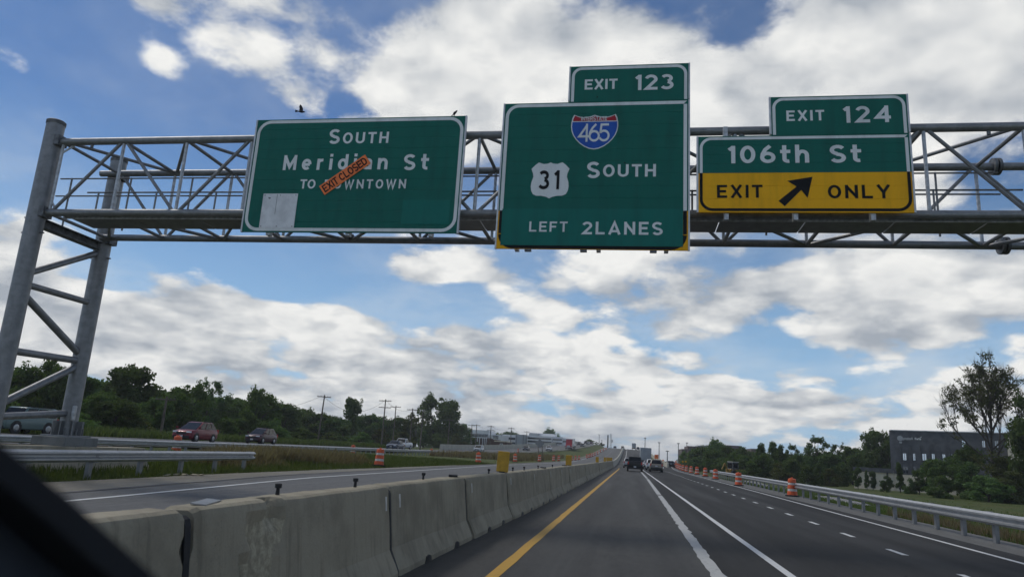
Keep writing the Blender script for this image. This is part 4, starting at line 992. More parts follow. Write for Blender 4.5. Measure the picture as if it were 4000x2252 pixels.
park(make_vehicle('suv', 'teal boxy off-road SUV passing behind the gantry foot at the left edge', 'car', 'boxy', carpaint('teal_paint', (.12, .175, .165)), G1), nbx(68, 45), 45, NB)
park(make_vehicle('suv', 'red SUV on the northbound road with an orange barrel top before it', 'car', 'suv', carpaint('red_paint', (.165, .014, .022)), G1), nbx(757, 58), 58, NB+.06)
park(make_vehicle('suv', 'dark maroon SUV following the red one on the northbound road', 'car', 'suv', carpaint('maroon_paint', (.052, .008, .014)), G1), nbx(1017, 77), 77, NB+.04)
pk = park(make_vehicle('pickup_truck', 'white pickup truck partly hidden behind a dark sedan northbound', 'truck', 'pickup', carpaint('white_paint', (.60, .61, .62), .0), G1), nbx(1572, 124), 124, NB)
park(make_vehicle('sedan', 'dark blue sedan with bright headlights in front of the white pickup', 'car', 'sedan', carpaint('navy_paint', (.05, .065, .10)), G1), nbx(1545, 113), 113, NB)
park(make_vehicle('suv', 'silver SUV at the end of the northbound guardrail by the cream wall', 'car', 'suv', carpaint('silver_paint', (.42, .45, .47)), G1), nbx(1871, 168), 168, NB)
park(make_vehicle('sedan', 'black car with headlights on, alone on the northbound road before the white building', 'car', 'sedan', carpaint('black_paint', (.012, .012, .014)), G1), nbx(2056, 236), 236, NB)
park(make_vehicle('suv', 'white SUV northbound just right of the diamond sign', 'car', 'suv', carpaint('white_paint_two', (.62, .63, .63), 0), G1), nbx(2145, 252), 252, NB)
for k, (px, y, kd, c, lb) in enumerate(((2240, 330, 'sedan', (.55, .56, .57), 'pale car right behind the red semi truck'), (2262, 375, 'suv', (.02, .02, .025), 'dark SUV on the northbound hill right of the pale car'), (2275, 350, 'sedan', (.03, .03, .035), 'black car in the inner lane on the northbound hill'), (2288, 430, 'pickup', (.03, .03, .03), 'dark pickup near the northbound crest'), (2296, 440, 'suv', (.55, .56, .57), 'white SUV near the northbound crest'), (2310, 480, 'suv', (.10, .02, .02), 'dark red vehicle topping the northbound crest'))):
    park(make_vehicle('car' if kd != 'pickup' else 'pickup_truck', lb, 'car' if kd != 'pickup' else 'truck', kd, carpaint(f'paint_far_{k}', c), G1), nbx(px, y), y, NB)
park(make_vehicle('pickup_truck', 'black pickup truck straight ahead in our lane', 'truck', 'pickup', carpaint('black_truck_paint', (.004, .004, .0045)), G2), .85, 100)
park(make_vehicle('suv', 'tan SUV with lit tail lamps right of the black pickup', 'car', 'suv', carpaint('tan_paint', (.24, .215, .18)), G2), on_y(2562, 1800, 107).x, 107)
park(make_vehicle('suv', 'white SUV between the black pickup and the tan SUV', 'car', 'suv', carpaint('white_paint_three', (.60, .61, .61), 0), G2), on_y(2545, 1800, 121).x, 121)
park(make_vehicle('sedan', 'pale car half hidden right behind the black pickup', 'car', 'sedan', carpaint('grey_paint', (.45, .46, .47)), G2), on_y(2529, 1800, 140).x, 140)
park(make_vehicle('car', 'pale car showing at the left side of the black pickup', 'car', 'suv', carpaint('grey_paint_two', (.40, .41, .42)), G2), on_y(2456, 1800, 132).x, 132)
park(make_vehicle('sedan', 'dark sedan alone in the exit lane left of the barrels', 'car', 'sedan', carpaint('dark_sedan_paint', (.02, .022, .028)), G2), on_y(2619, 1810, 170).x, 170)
park(make_vehicle('sedan', 'white car ahead of the dark sedan in the exit lane', 'car', 'sedan', carpaint('white_paint_four', (.6, .6, .6), 0), G2), on_y(2628, 1805, 205).x, 205)
park(make_vehicle('suv', 'dark SUV at the crest of the hill road', 'car', 'suv', carpaint('dark_crest_paint', (.03, .04, .05)), G2), on_y(2492, 1755, 440).x, 440)
park(make_vehicle('car', 'dark car topping the crest on the left road', 'car', 'sedan', carpaint('dark_left_paint', (.02, .02, .022)), G2), on_y(2402, 1755, 470).x, 470)
park(make_vehicle('car', 'grey van topping the crest beside the barrier on the left road', 'car', 'boxy', carpaint('grey_left_paint', (.2, .2, .2)), G2), on_y(2432, 1755, 475).x, 475)
def box_truck(name, label, x, y, rz, L, W, Hb, body, cabm, cab_front=True, group=None, dz=0.):
    t = thing(name, label, 'truck', group=group)
    o = MB().box((0, -1.2, (1.1+Hb)/2), (W, L, Hb-1.1)).build('cargo_box', body, t); bevel(o, .05)
    for s in (-1, 1):
        MB().box((s*W*.24, -1.2-L/2-.012, (1.15+Hb)/2), (W*.44, .02, Hb-1.4)).build('rear_door', MT['grey_clad'], t)
        for yy in (-L/2+.2, -L/2+1.5, L/2+.6):
            MB().lathe([(.3, -.14), (.5, -.14), (.52, 0), (.5, .14), (.3, .14)], n=14).build('wheel', MT['tyre'], t, True, loc=(s*(W/2-.2), yy, .52), rot=(0, R(90), 0))
        MB().box((s*W*.42, -1.2-L/2-.03, 1.0), (.25, .05, .14)).build('tail_light', MT['tail'], t)
    MB().box((0, -1.2, .95), (W*.6, L, .28)).build('chassis', MT['black'], t)
    zc = Hb-.3 if cab_front else 2.7; y0 = L/2-1.0
    rg = [[(x_, y0+yy, z) for x_, z in ((-W*.47, .6), (W*.47, .6), (W*.47, zt), (-W*.47, zt))] for yy, zt in ((0, zc), (1.1, zc-.05), (1.5, zc*.72), (2.0, 1.75 if not cab_front else 2.0), (3.3, 1.6), (3.5, 1.2))]
    MB().loft(rg).build('cab', cabm, t, True, 30)
    quadbox([(-W*.42, y0+1.53, zc*.56), (W*.42, y0+1.53, zc*.56), (W*.40, y0+1.30, zc*.76), (-W*.40, y0+1.30, zc*.76)], .95, .12).build('windshield', MT['glass'], t)
    MB().box((0, y0+3.5, 1.2), (W*.5, .08, .8)).build('grille', MT['steel_light'], t)
    for s in (-1, 1): MB().box((s*W*.36, y0+3.48, .95), (.35, .10, .2)).build('headlight', MT['lamp'], t)
    MB().box((0, y0+3.55, .6), (W*.95, .2, .3)).build('front_bumper', MT['black'], t)
    return park(t, x, y, rz, dz)
box_truck('semi_truck', 'red semi truck coming down the northbound hill', nbx(2228, 293), 293, NB, 13, 2.55, 4.1, carpaint('white_trailer', (.6, .6, .6), 0), carpaint('red_truck', (.30, .025, .035)), group=G1)
box_truck('box_truck', 'pale grey box truck ahead, right of the black pickup', on_y(2523, 1780, 182).x, 182+7, 0, 12, 2.6, 4.05, carpaint('grey_trailer', (.36, .40, .42), 0), carpaint('white_cab', (.6, .6, .6), 0), group=G2)
box_truck('work_truck', 'white and yellow work truck at the hill crest', on_y(2476, 1750, 450).x, 450, 0, 6, 2.5, 3.8, carpaint('white_box', (.6, .6, .58), 0), carpaint('yellow_cab', (.5, .3, .03), 0), group=G2)
def loader():
    t = thing('backhoe_loader', 'yellow backhoe loader parked behind the right guardrail among shrubs', 'loader')
    ym = carpaint('machine_yellow', (.30, .17, .03), 0)
    o = MB().box((0, .4, 1.15), (1.5, 3.6, .8)).build('chassis', ym, t); bevel(o, .08)
    o = MB().prism([(-.9, 1.5), (.5, 1.5), (.7, 2.1), (.45, 2.9), (-.85, 2.9)], -.75, .75, 'x').build('cab', MT['steel_dark'], t); bevel(o, .05)
    for s in (-1, 1): MB().box((s*.765, -.15, 2.25), (.02, 1.0, .9)).build('cab_window', MT['glass'], t)
    MB().box((0, -.92, 2.25), (1.2, .02, .95)).build('rear_window', MT['glass'], t)
    MB().box((0, -.1, 2.96), (1.65, 1.6, .10)).build('cab_roof', MT['barrel_white'], t)
    for s in (-1, 1):
        for y, r in ((-.7, .72), (1.7, .5)): MB().lathe([(r*.5, -.2), (r*.93, -.2), (r, -.12), (r, .12), (r*.93, .2), (r*.5, .2)], n=18).build('wheel', MT['tyre'], t, True, loc=(s*.95, y, r), rot=(0, R(90), 0))
        MB().box((s*.6, 2.2, 1.05), (.14, 2.2, .2)).build('lift_arm', ym, t)
    MB().prism([(3.1, .25), (3.9, .2), (3.2, 1.1), (3.05, 1.1)], -1.1, 1.1, 'x').build('bucket', MT['steel_dark'], t)
    MB().tube((0, -1.4, 1.1), (0, -2.2, 2.6), .14, 8).build('boom', ym, t); MB().tube((0, -2.2, 2.6), (0, -2.9, 1.4), .12, 8).build('dipper_arm', ym, t)
    return t
lo = loader(); _p = on_y(2866, 1850, 150); lo.location = gv(_p.x, 150); lo.rotation_euler = (0, 0, -1.0)
lo.location.z += .0

# ------------------------------------------------------------------ trees
def rdir(r):
    while True:
        v = Vector((r.uniform(-1, 1), r.uniform(-1, 1), r.uniform(-1, 1)))
        if .05 < v.length < 1: return v.normalized()
def leaf_cloud(b, r, c, rad, n, size, flat=.8):
    for _ in range(n):
        d = rdir(r); p = Vector(c) + Vector((d.x*rad[0], d.y*rad[1], d.z*rad[2]))*(r.random()**.45)
        u = rdir(r); w = u.cross(rdir(r))
        if w.length < .1: continue
        w.normalize(); u = w.cross(u).normalized()
        s = size*r.uniform(.55, 1.35); t = s*r.uniform(.45, .8)
        b.v += [tuple(p-u*s*.5), tuple(p-w*t*.5+u*s*.05), tuple(p+u*s*.5), tuple(p+w*t*.5+u*s*.05)]
        o = len(b.v)-4; b.f.append((o, o+1, o+2, o+3)); b.mi.append(0)
def tree_variant(seed, shape, n_lobes, n_leaf, leaf, lm, bark='bark', base=.18):
    """unit-height tree: limbs that carry lobes of leaf-sized faces"""
    r = random.Random(seed); b = MB(); tb = MB(); lobes = []
    for _ in range(n_lobes):
        z = r.uniform(base, .93); prof = {'round': math.sin(math.pi*min(1, max(0, (z-base*.6)/(1.02-base*.6))))**.6*.40, 'oval': math.sin(math.pi*(z-base*.7)/(1.03-base*.7))**.7*.24,
             'cone': .26*(1.02-z)**.8, 'shrub': .5*math.sin(math.pi*(z*.75+.25))**.7, 'loose': .34*math.sin(math.pi*(z-base*.8)/(1.05-base*.8))**.8}[shape]
        a = r.uniform(0, 6.283); q = prof*math.sqrt(r.uniform(.15, 1.)); rr = {'round': .155, 'oval': .11, 'cone': .085, 'shrub': .18, 'loose': .105}[shape]*r.uniform(.65, 1.3)
        lobes.append((Vector((q*math.cos(a), q*math.sin(a), z)), rr))
    H = 10.
    for c, rr in lobes:
        leaf_cloud(b, r, c*H, (rr*H, rr*H, rr*H*.78), int(n_leaf/n_lobes), leaf)
    # wispy outline
    for c, rr in lobes:
        if r.random() < .6: leaf_cloud(b, r, (c + rdir(r)*rr*1.15)*H, (rr*H*.45,)*3, int(n_leaf/n_lobes*.18), leaf*.85)
    lean = Vector((r.uniform(-.03, .03), r.uniform(-.03, .03), 0)); pts = [Vector((0, 0, -.04)) + lean*k*k*.2 + Vector((r.uniform(-.006, .006)*k, r.uniform(-.006, .006)*k, .13*k)) for k in range(7)]
    for k in range(6): tb.tube(pts[k]*H, pts[k+1]*H, .026*H*(1-k/7.), 7, .026*H*(1-(k+1)/7.), False)
    for c, rr in r.sample(lobes, min(len(lobes), 14)):
        s = pts[min(5, max(1, int((c.z*.62)/.13)))]; m = s.lerp(c, .5)+Vector((0, 0, .02))
        tb.tube(s*H, m*H, .010*H, 5, .006*H, False); tb.tube(m*H, c*H, .006*H, 5, .002*H, False)
    return b.mesh('crown', MT[lm]), tb.mesh('trunk', MT[bark], True)
VAR = {
 'round': [tree_variant(1, 'round', 42, 9500, .50, 'leaf'), tree_variant(2, 'round', 34, 8500, .52, 'leaf'), tree_variant(3, 'round', 30, 7500, .52, 'leaf2')],
 'oval': [tree_variant(4, 'oval', 34, 7000, .46, 'leaf'), tree_variant(5, 'oval', 30, 6500, .46, 'leaf2')],
 'cone': [tree_variant(6, 'cone', 40, 6000, .42, 'leaf')],
 'shrub': [tree_variant(7, 'shrub', 20, 6000, .62, 'leaf2', base=.05), tree_variant(8, 'shrub', 18, 5500, .62, 'leaf', base=.05), tree_variant(12, 'shrub', 18, 5500, .6, 'leaf3', base=.05)],
 'loose': [tree_variant(9, 'loose', 26, 3600, .44, 'leaf3', 'bark_grey'), tree_variant(10, 'loose', 30, 4200, .44, 'leaf')],
}
SD = 4000/2575
tree_n = [0]
def plant(kind, dx, dtop, hw, Y, label, group, name=None, vi=None):
    """dx, dtop, hw as read off the photograph; Y the distance along the road"""
    p = on_y(dx*SD, dtop*SD, Y); g = ground(p.x, Y); H = max(.6, p.z-g+.1); hwm = hw*SD/2780*math.hypot(p.x*.17, Y*.985)*1.05
    k = tree_n[0]; tree_n[0] += 1; V = VAR[kind]; crown, trunk = V[(k if vi is None else vi) % len(V)]
    wf = {'round': .44, 'oval': .28, 'cone': .28, 'shrub': .55, 'loose': .37}[kind]
    t = thing(name or {'shrub': 'bush'}.get(kind, 'tree'), label, 'bush' if kind == 'shrub' else 'tree', (p.x, Y, g-.1), rnd.uniform(0, 6.28), group)
    s = H/10.; sx = max((.28 if 'young' in label else .45)*s, min(1.9*s, hwm/(10*wf))); t.scale = (sx, sx, s)
    obj('crown', crown, t); obj('trunk', trunk, t); return t
def ymin(dx):   # edge of the wood beyond the northbound road
    d = pray(dx*SD, 1700); k = d.x/d.y
    for Y in range(30, 420, 3):
        if k*Y < nb_edge(Y)-21: return Y
    return 420
LT = [('round', 8, 962, 60, 1.02), ('round', 62, 924, 74, 1.3), ('round', 122, 905, 66, 1.22), ('round', 168, 930, 55, 1.5), ('oval', 222, 942, 50, 1.25), ('round', 262, 985, 52, 1.05), ('round', 335, 924, 74, 1.3),
 ('round', 300, 1003, 60, 1.0), ('round', 392, 1000, 50, 1.1), ('round', 432, 992, 44, 1.35), ('round', 482, 968, 55, 1.08), ('loose', 534, 956, 42, 1.4), ('round', 588, 998, 50, 1.35), ('shrub', 612, 1032, 48, 1.03),
 ('round', 662, 981, 50, 1.08), ('round', 720, 1016, 44, 1.3), ('shrub', 702, 1056, 42, 1.0), ('round', 762, 1028, 48, 1.45), ('round', 802, 1040, 44, 1.35), ('round', 842, 1048, 40, 1.25), ('oval', 888, 996, 25, 1.25),
 ('round', 930, 1043, 36, 1.35), ('round', 972, 1048, 34, 1.35), ('round', 1010, 1050, 34, 1.3), ('loose', 1048, 1028, 32, 1.2), ('round', 1104, 998, 54, 1.22), ('round', 1140, 1062, 30, 1.3), ('round', 1168, 1066, 24, 1.3),
 ('cone', 1067, 1082, 18, 1.02), ('shrub', 764, 1076, 40, 1.04), ('shrub', 905, 1086, 36, 1.03), ('shrub', 868, 1070, 36, 1.12), ('shrub', 962, 1080, 36, 1.1), ('shrub', 1012, 1086, 34, 1.08), ('shrub', 1108, 1090, 32, 1.1), ('shrub', 1150, 1092, 28, 1.04),
 ('shrub', 1186, 1100, 22, 1.03), ('shrub', 30, 1040, 70, 1.0), ('shrub', 130, 1030, 75, .98), ('shrub', 215, 1040, 62, 1.0), ('shrub', 345, 1046, 60, .99), ('shrub', 560, 1052, 52, 1.0), ('shrub', 655, 1060, 45, 1.0), ('shrub', 825, 1088, 34, 1.0)]
what = {'round': 'broad dark tree', 'oval': 'tall narrow dark tree', 'loose': 'open-crowned tree with sky showing through', 'shrub': 'low dense bush', 'cone': 'small pointed dark tree'}
special = {335: 'tall round-crowned dark tree just right of the rear gantry column', 888: 'tall narrow tree rising alone above the wood between two utility poles', 1104: 'largest round tree at the right end of the wood by the poles', 534: 'thin-topped tree above the wood right of the round one', 662: 'pale green pointed tree above the maroon SUV', 1067: 'small pointed tree right of the white pickup'}
cnt = {}
order = sorted(LT, key=lambda a: a[1])
for kd, dx, dt, hw, f in order:
    cnt[kd] = cnt.get(kd, 0)+1
    plant(kd, dx, dt, hw, ymin(dx)*f, special.get(dx, f'{what[kd]} of the left wood, {ordn(cnt[kd])} such from the left'), 'trees and bushes of the left wood')
# the closed mass of wood behind them
fb = MB(); rf = random.Random(5)
for dx in range(-30, 1200, 13):
    Y = ymin(max(0, dx))*1.75+20; p = on_y(dx*SD, 1700, Y); topd = interp([(-30, 950), (100, 935), (250, 960), (400, 985), (560, 1000), (720, 1030), (860, 1055), (1000, 1060), (1200, 1082)], dx)
    g = ground(p.x, Y); H = on_y(dx*SD, topd*SD, Y).z-g
    for k in range(4):
        leaf_cloud(fb, rf, (p.x+rf.uniform(-3, 3), Y+rf.uniform(-4, 4), g+H*(.15+.22*k)), (H*.34, H*.30, H*.2), 300, .85)
tag(fb.build('distant_wood', MT['leaf']), 'dark far wood closing the view behind the left trees', 'wood', kind='stuff')

fb = MB(); rf = random.Random(6)
for dx in range(1725, 2240, 11):
    Y = interp([(1725, 290), (1800, 235), (1900, 205), (2000, 190), (2240, 185)], dx); p = on_y(dx*SD, 1800, Y); topd = interp([(1725, 1146), (1800, 1128), (1900, 1132), (1990, 1140), (2100, 1140), (2240, 1122)], dx)
    g = ground(p.x, Y); H = on_y(dx*SD, topd*SD, Y).z-g
    for k in range(4): leaf_cloud(fb, rf, (p.x+rf.uniform(-2, 2), Y+rf.uniform(-4, 4), g+H*(.12+.22*k)), (3.0, 3.0, H*.2), 170, .62)
tag(fb.build('right_wood', MT['leaf']), 'dark far wood closing the view behind the right trees', 'wood', kind='stuff')
RT = [('round', 1728, 1136, 20, 262), ('round', 1762, 1124, 30, 235), ('round', 1803, 1106, 26, 215), ('oval', 1835, 1120, 22, 195), ('round', 1870, 1124, 30, 190), ('cone', 1912, 1112, 20, 180), ('cone', 1945, 1108, 22, 172), ('cone', 1963, 1116, 18, 165),
 ('loose', 1990, 1118, 22, 175), ('loose', 2052, 1098, 36, 168), ('round', 2012, 1140, 28, 160), ('loose', 2108, 1116, 24, 180), ('oval', 2140, 1120, 26, 165), ('round', 2205, 1084, 36, 172), ('oval', 2228, 1104, 24, 168), ('round', 2085, 1142, 30, 158), ('round', 2165, 1140, 28, 160),
 ('shrub', 1785, 1148, 26, 205), ('shrub', 1825, 1150, 30, 180), ('round', 1795, 1132, 26, 188), ('round', 1855, 1140, 30, 165), ('shrub', 1880, 1160, 32, 140), ('round', 1925, 1142, 32, 150), ('shrub', 1960, 1165, 34, 135), ('round', 1990, 1150, 26, 142), ('shrub', 2030, 1172, 32, 130), ('cone', 2058, 1164, 14, 132), ('shrub', 2085, 1178, 24, 136), ('shrub', 2112, 1176, 20, 142),
 ('shrub', 1755, 1150, 24, 225), ('shrub', 1730, 1155, 18, 240)]
what2 = {k: v.replace('dark tree', 'green tree') for k, v in what.items()}
sp2 = {2205: 'full-crowned tree touching the left edge of the charcoal building', 2052: 'loose-crowned tree standing highest between the loader and the charcoal building', 1803: 'bushy dark tree in front of the far brown building', 2058: 'tiny pointed conifer left of the low cream wall'}
cnt = {}
for kd, dx, dt, hw, Y in sorted(RT, key=lambda a: a[1]):
    cnt[kd] = cnt.get(kd, 0)+1
    plant(kd, dx, dt, hw, Y, sp2.get(dx, f'{what2[kd]} of the right belt, {ordn(cnt[kd])} such from the road'), 'trees and bushes of the right belt')
# young trees and shrubs in front of the charcoal building
for k, (kd, dx, dt, hw, Y) in enumerate((('oval', 2155, 1172, 10, 124), ('cone', 2178, 1180, 7, 122), ('oval', 2193, 1182, 8, 122), ('cone', 2260, 1160, 12, 119), ('oval', 2308, 1178, 14, 117), ('oval', 2334, 1174, 14, 116), ('shrub', 2226, 1196, 16, 120), ('shrub', 2285, 1202, 16, 117))):
    plant(kd, dx, dt, hw, Y, f'young planting before the low cream wall, {ordn(k+1)} from the left', 'young plants before the cream wall', vi=k)
for k, (dx, dt, hw, Y) in enumerate(((2375, 1150, 44, 112), (2420, 1120, 40, 118), (2450, 1165, 46, 106), (2520, 1150, 46, 110), (2560, 1120, 40, 112), (2360, 1196, 36, 104), (2545, 1185, 40, 100), (2480, 1196, 46, 100))):
    plant('shrub' if k > 1 else 'round', dx, dt, hw, Y, f'dark understorey bush around the big sparse tree, {ordn(k+1)} of them', 'bushes under the big sparse tree')

def big_tree():
    Y = 112; p = on_y(2500*SD, 1180*SD, Y); g = ground(p.x, Y); top = on_y(2470*SD, 940*SD, Y).z; H = top-g
    t = thing('sparse_tree', 'big sparse tree with bare twigs and scattered leaves at the right edge', 'tree', (p.x, Y, g-.2)); r = random.Random(42); tb, lb = MB(), MB()
    def twig(a, d, L, rad, depth):
        n = 3; p0 = a
        for k in range(n):
            d = (d + rdir(r)*.16 + Vector((0, 0, .10))).normalized(); p1 = p0+d*L/n
            tb.tube(p0, p1, rad*(1-.25*k/n), 5 if depth < 2 else 3, rad*(1-.25*(k+1)/n), False); p0 = p1
            if depth >= 1 and r.random() < (.12 if depth > 1 else .1): leaf_cloud(lb, r, p1+rdir(r)*.25, (.55, .55, .36), r.randint(12, 26), .27)
            if depth < 3 and r.random() < .85:
                s = rdir(r); twig(p1, (d*.8+Vector((s.x, s.y, abs(s.z)*.5))*.75).normalized(), L*r.uniform(.45, .65), rad*.5, depth+1)
        if depth < 3:
            for _ in range(2): s = rdir(r); twig(p0, (d+Vector((s.x, s.y, s.z*.3))*.45).normalized(), L*.55, rad*.55, depth+1)
        else:
            for _ in range(2): tb.tube(p0, p0+(d+rdir(r)*.35).normalized()*.8, .008, 3, .002, False)
    tr = [Vector((0, 0, 0)), Vector((.05, 0, H*.16)), Vector((-.1, .1, H*.32)), Vector((0, 0, H*.5)), Vector((.15, 0, H*.68))]
    for k in range(4): tb.tube(tr[k], tr[k+1], .34*(1-.2*k), 9, .34*(1-.2*(k+1)), False)
    for k in range(15):
        f_ = .26+.42*k/15; z = H*f_; a = k*2.4+.5; out = .95-.75*(k/15); d = Vector((math.cos(a)*out, math.sin(a)*out, .75+.3*k/15)).normalized()
        twig(Vector((0, 0, z)), d, H*(.34-.12*k/15), .13*(1-.4*k/15), 0)
    twig(tr[4], Vector((0, 0, 1)), H*.26, .12, 0)
    for _ in range(16):
        a = r.uniform(0, 6.28); q = r.uniform(.5, 5); leaf_cloud(lb, r, (math.cos(a)*q, math.sin(a)*q, r.uniform(1.5, H*.42)), (1.2, 1.2, .6), 90, .32)
    tb.build('trunk', MT['bark'], t, True); lb.build('crown', MT['leaf3'], t)
    return t
big_tree()
plant('loose', 2590, 990, 60, 100, 'second sparse tree cut by the right edge of the view', 'trees and bushes of the right belt', vi=1)

# ------------------------------------------------------------------ utility poles and wires
UP = [(420, 996, 1075, 75, 1), (812, 992, 1085, 118, 1), (970, 1003, 1098, 138, 2), (996, 1019, 1092, 165, 1), (1038, 1026, 1100, 158, 1), (1064, 1030, 1100, 150, 0), (1131, 1052, 1112, 185, 1), (1187, 1066, 1118, 230, 1), (1199, 1066, 1120, 225, 1), (1235, 1069, 1115, 250, 2), (1286, 1074, 1120, 270, 1), (1325, 1083, 1122, 300, 1)]
tops = []
for k, (dx, dt, db, Y, arms) in enumerate(UP):
    p = on_y(dx*SD, dt*SD, Y); g = ground(p.x, Y); H = p.z-g
    t = thing('utility_pole', f'wooden utility pole, {ordn(k+1)} from the left along the wood', 'pole', (p.x, Y, g-.3), 0, 'utility poles beside the northbound road')
    MB().tube((0, 0, 0), (0, 0, H+.3), .17, 8, .11).build('post', MT['wood'], t, True)
    if k == 1: t.rotation_euler = (0, R(2.2), 0)
    for a in range(arms):
        z = H+.3-.35-a*1.3
        MB().box((0, -.16, z), (2.5, .12, .13)).build('cross_arm', MT['wood'], t)
        for x in (-1.15, -.6, .6, 1.15): MB().lathe([(.03, 0), (.05, .06), (.02, .16)], (x, -.16, z+.06), 6).build('insulator', MT['steel_dark'], t)
    if k in (9, 11): MB().lathe([(.22, 0), (.24, .1), (.24, .75), (.15, .85)], (0, -.38, H-2.4), 10).build('transformer', MT['steel'], t)
    tops.append(Vector((p.x, Y, p.z-.1)))
for k, (i, j, sag) in enumerate(((0, 1, 2.2), (1, 2, 2.6), (2, 4, 1.2), (4, 6, 1.2), (6, 8, 1.5), (8, 9, .8), (9, 10, 1.2), (10, 11, 1.0))):
    b = MB()
    n = 14; P = [tops[i].lerp(tops[j], q/n)-Vector((0, 0, sag*4*(q/n)*(1-q/n))) for q in range(n+1)]
    for a, c in zip(P, P[1:]): b.tube(a, c, .022, 4, None, False)
    tag(b.build('power_line', MT['wire']), f'thin black power line sagging between the {ordn(i+1)} and {ordn(j+1)} utility poles', 'wire')

# ------------------------------------------------------------------ buildings
def turned(parent, rd, P0, a, depth):
    """front wall turned by a from the cross direction, through P0; the parent stands at P0 and is turned too"""
    n = Vector((-math.sin(a), -math.cos(a), 0)); eye = Vector((0, 0, EYE))
    def hit(px, py):
        d = pray(px, py); t_ = (P0-eye).dot(n)/d.dot(n); q = Matrix.Rotation(a, 3, 'Z') @ (eye+d*t_-P0); return q
    def fb(name, x0, y0, x1, y1, m, dy=0., d=None, down=False):
        xa, xb = hit(*rd(x0, (y0+y1)/2)).x, hit(*rd(x1, (y0+y1)/2)).x; zt = hit(*rd((x0+x1)/2, y0)).z; zb = hit(*rd((x0+x1)/2, y1)).z if not down else -1.5
        dd = depth if d is None else d
        return MB().box(((xa+xb)/2, dy+dd/2, (zt+zb)/2), (xb-xa, dd, zt-zb)).build(name, m, parent)
    return fb, hit
def facade(parent, rd, Y, depth, org):
    """returns a maker of boxes whose front is read off the photograph at distance Y"""
    def fb(name, x0, y0, x1, y1, m, dy=0., d=None, down=False):
        a, c = rd(x0, (y0+y1)/2), rd(x1, (y0+y1)/2); xa, xb = on_y(*a, Y).x, on_y(*c, Y).x
        zt = on_y(*rd((x0+x1)/2, y0), Y).z; zb = on_y(*rd((x0+x1)/2, y1), Y).z if not down else ground((xa+xb)/2, Y)-.5
        dd = depth if d is None else d
        return MB().box(Vector(((xa+xb)/2, Y+dy+dd/2, (zt+zb)/2))-org, (xb-xa, dd, zt-zb)).build(name, m, parent)
    return fb
# white offices and parking deck far left of the hill
def c6(x, y): return 1800+x/4.684, 1640+y/4.684
o = on_y(*c6(1300, 520), 340); B = thing('office_block', 'white office block and parking deck with dark bands beyond the northbound road', 'building', (o.x, 340, ground(o.x, 340))); f = facade(B, c6, 340, 26, Vector(B.location))
f('wall', 740, 262, 1012, 520, MT['white_clad'], 2, down=True); f('wall', 1012, 264, 1200, 520, MT['grey_clad'], -3, down=True); f('wall', 1200, 286, 1665, 520, MT['white_clad'], 0, down=True); f('wall', 1665, 300, 1845, 520, MT['white_clad'], 3, down=True); f('wall', 1845, 325, 1965, 520, MT['white_clad'], 6, down=True)
f('roof_plant', 1228, 228, 1410, 286, MT['grey_clad'], 4, 12); f('roof_plant', 1410, 238, 1690, 288, MT['white_clad'], 6, 12); f('roof_plant', 640, 262, 740, 330, MT['white_clad'], 6, 12)
for y0, y1 in ((318, 350), (378, 412), (436, 462)): f('dark_opening', 1222, y0, 1660, y1, MT['pane'], -.12, .1)
for y0, y1 in ((338, 366), (400, 432)): f('dark_opening', 1668, y0, 1842, y1, MT['pane'], 2.88, .1)
f('dark_opening', 1848, 370, 1960, 398, MT['pane'], 5.88, .1)
for y0, y1 in ((308, 350), (395, 430)): f('dark_opening', 740, y0, 1008, y1, MT['pane'], 1.88, .1)
for x in (1036, 1158): f('panel_joint', x-5, 266, x+5, 480, MT['steel_dark'], -3.1, .1)
f('base_glazing', 1014, 470, 1198, 520, MT['pane'], -3.1, .1)
o = on_y(*c6(340, 300), 320); B2 = thing('glass_office', 'office with white upper band and dark glass left of the parking deck', 'building', (o.x, 320, ground(o.x, 320))); f = facade(B2, c6, 320, 18, Vector(B2.location))
f('wall', 178, 178, 500, 500, MT['white_clad'], 0, down=True); f('window_band', 196, 250, 496, 345, MT['pane'], -.12, .1); f('wall', 500, 262, 740, 500, MT['white_clad'], 2, down=True)
for x in (256, 318, 378, 438): f('mullion', x-3, 250, x+3, 345, MT['steel'], -.2, .1)
for x in (600, 640, 670): f('canopy_post', x-4, 290, x+4, 350, MT['steel_dark'], .5, .5)
f('canopy', 590, 282, 680, 294, MT['steel_dark'], -.5, 2)
o = on_y(*c6(340, 420), 290); B3 = thing('brick_house', 'low brown brick building with pale columns before the glass office', 'building', (o.x, 290, ground(o.x, 290))); f = facade(B3, c6, 290, 12, Vector(B3.location))
f('wall', 208, 312, 482, 520, MT['brick'], 0, down=True); f('cornice', 200, 306, 486, 322, MT['white_clad'], -.5, 13)
for x in (275, 305, 345, 400, 434, 465): f('column', x-6, 322, x+6, 480, MT['white_clad'], -.6, .5, down=True)
o = on_y(*c6(680, 420), 280); B4 = thing('brick_annex', 'brown brick annex with flat pale roof edge and arched pale window', 'building', (o.x, 280, ground(o.x, 280))); f = facade(B4, c6, 280, 12, Vector(B4.location))
f('wall', 492, 350, 628, 520, MT['brick'], 0, down=True); f('wall', 628, 395, 850, 520, MT['brick'], -1, down=True); f('cornice', 622, 378, 856, 396, MT['cream'], -1.4, 13); f('window', 722, 425, 778, 468, MT['white_clad'], -1.15, .12); f('window_pane', 732, 436, 768, 468, MT['pane'], -1.22, .05)
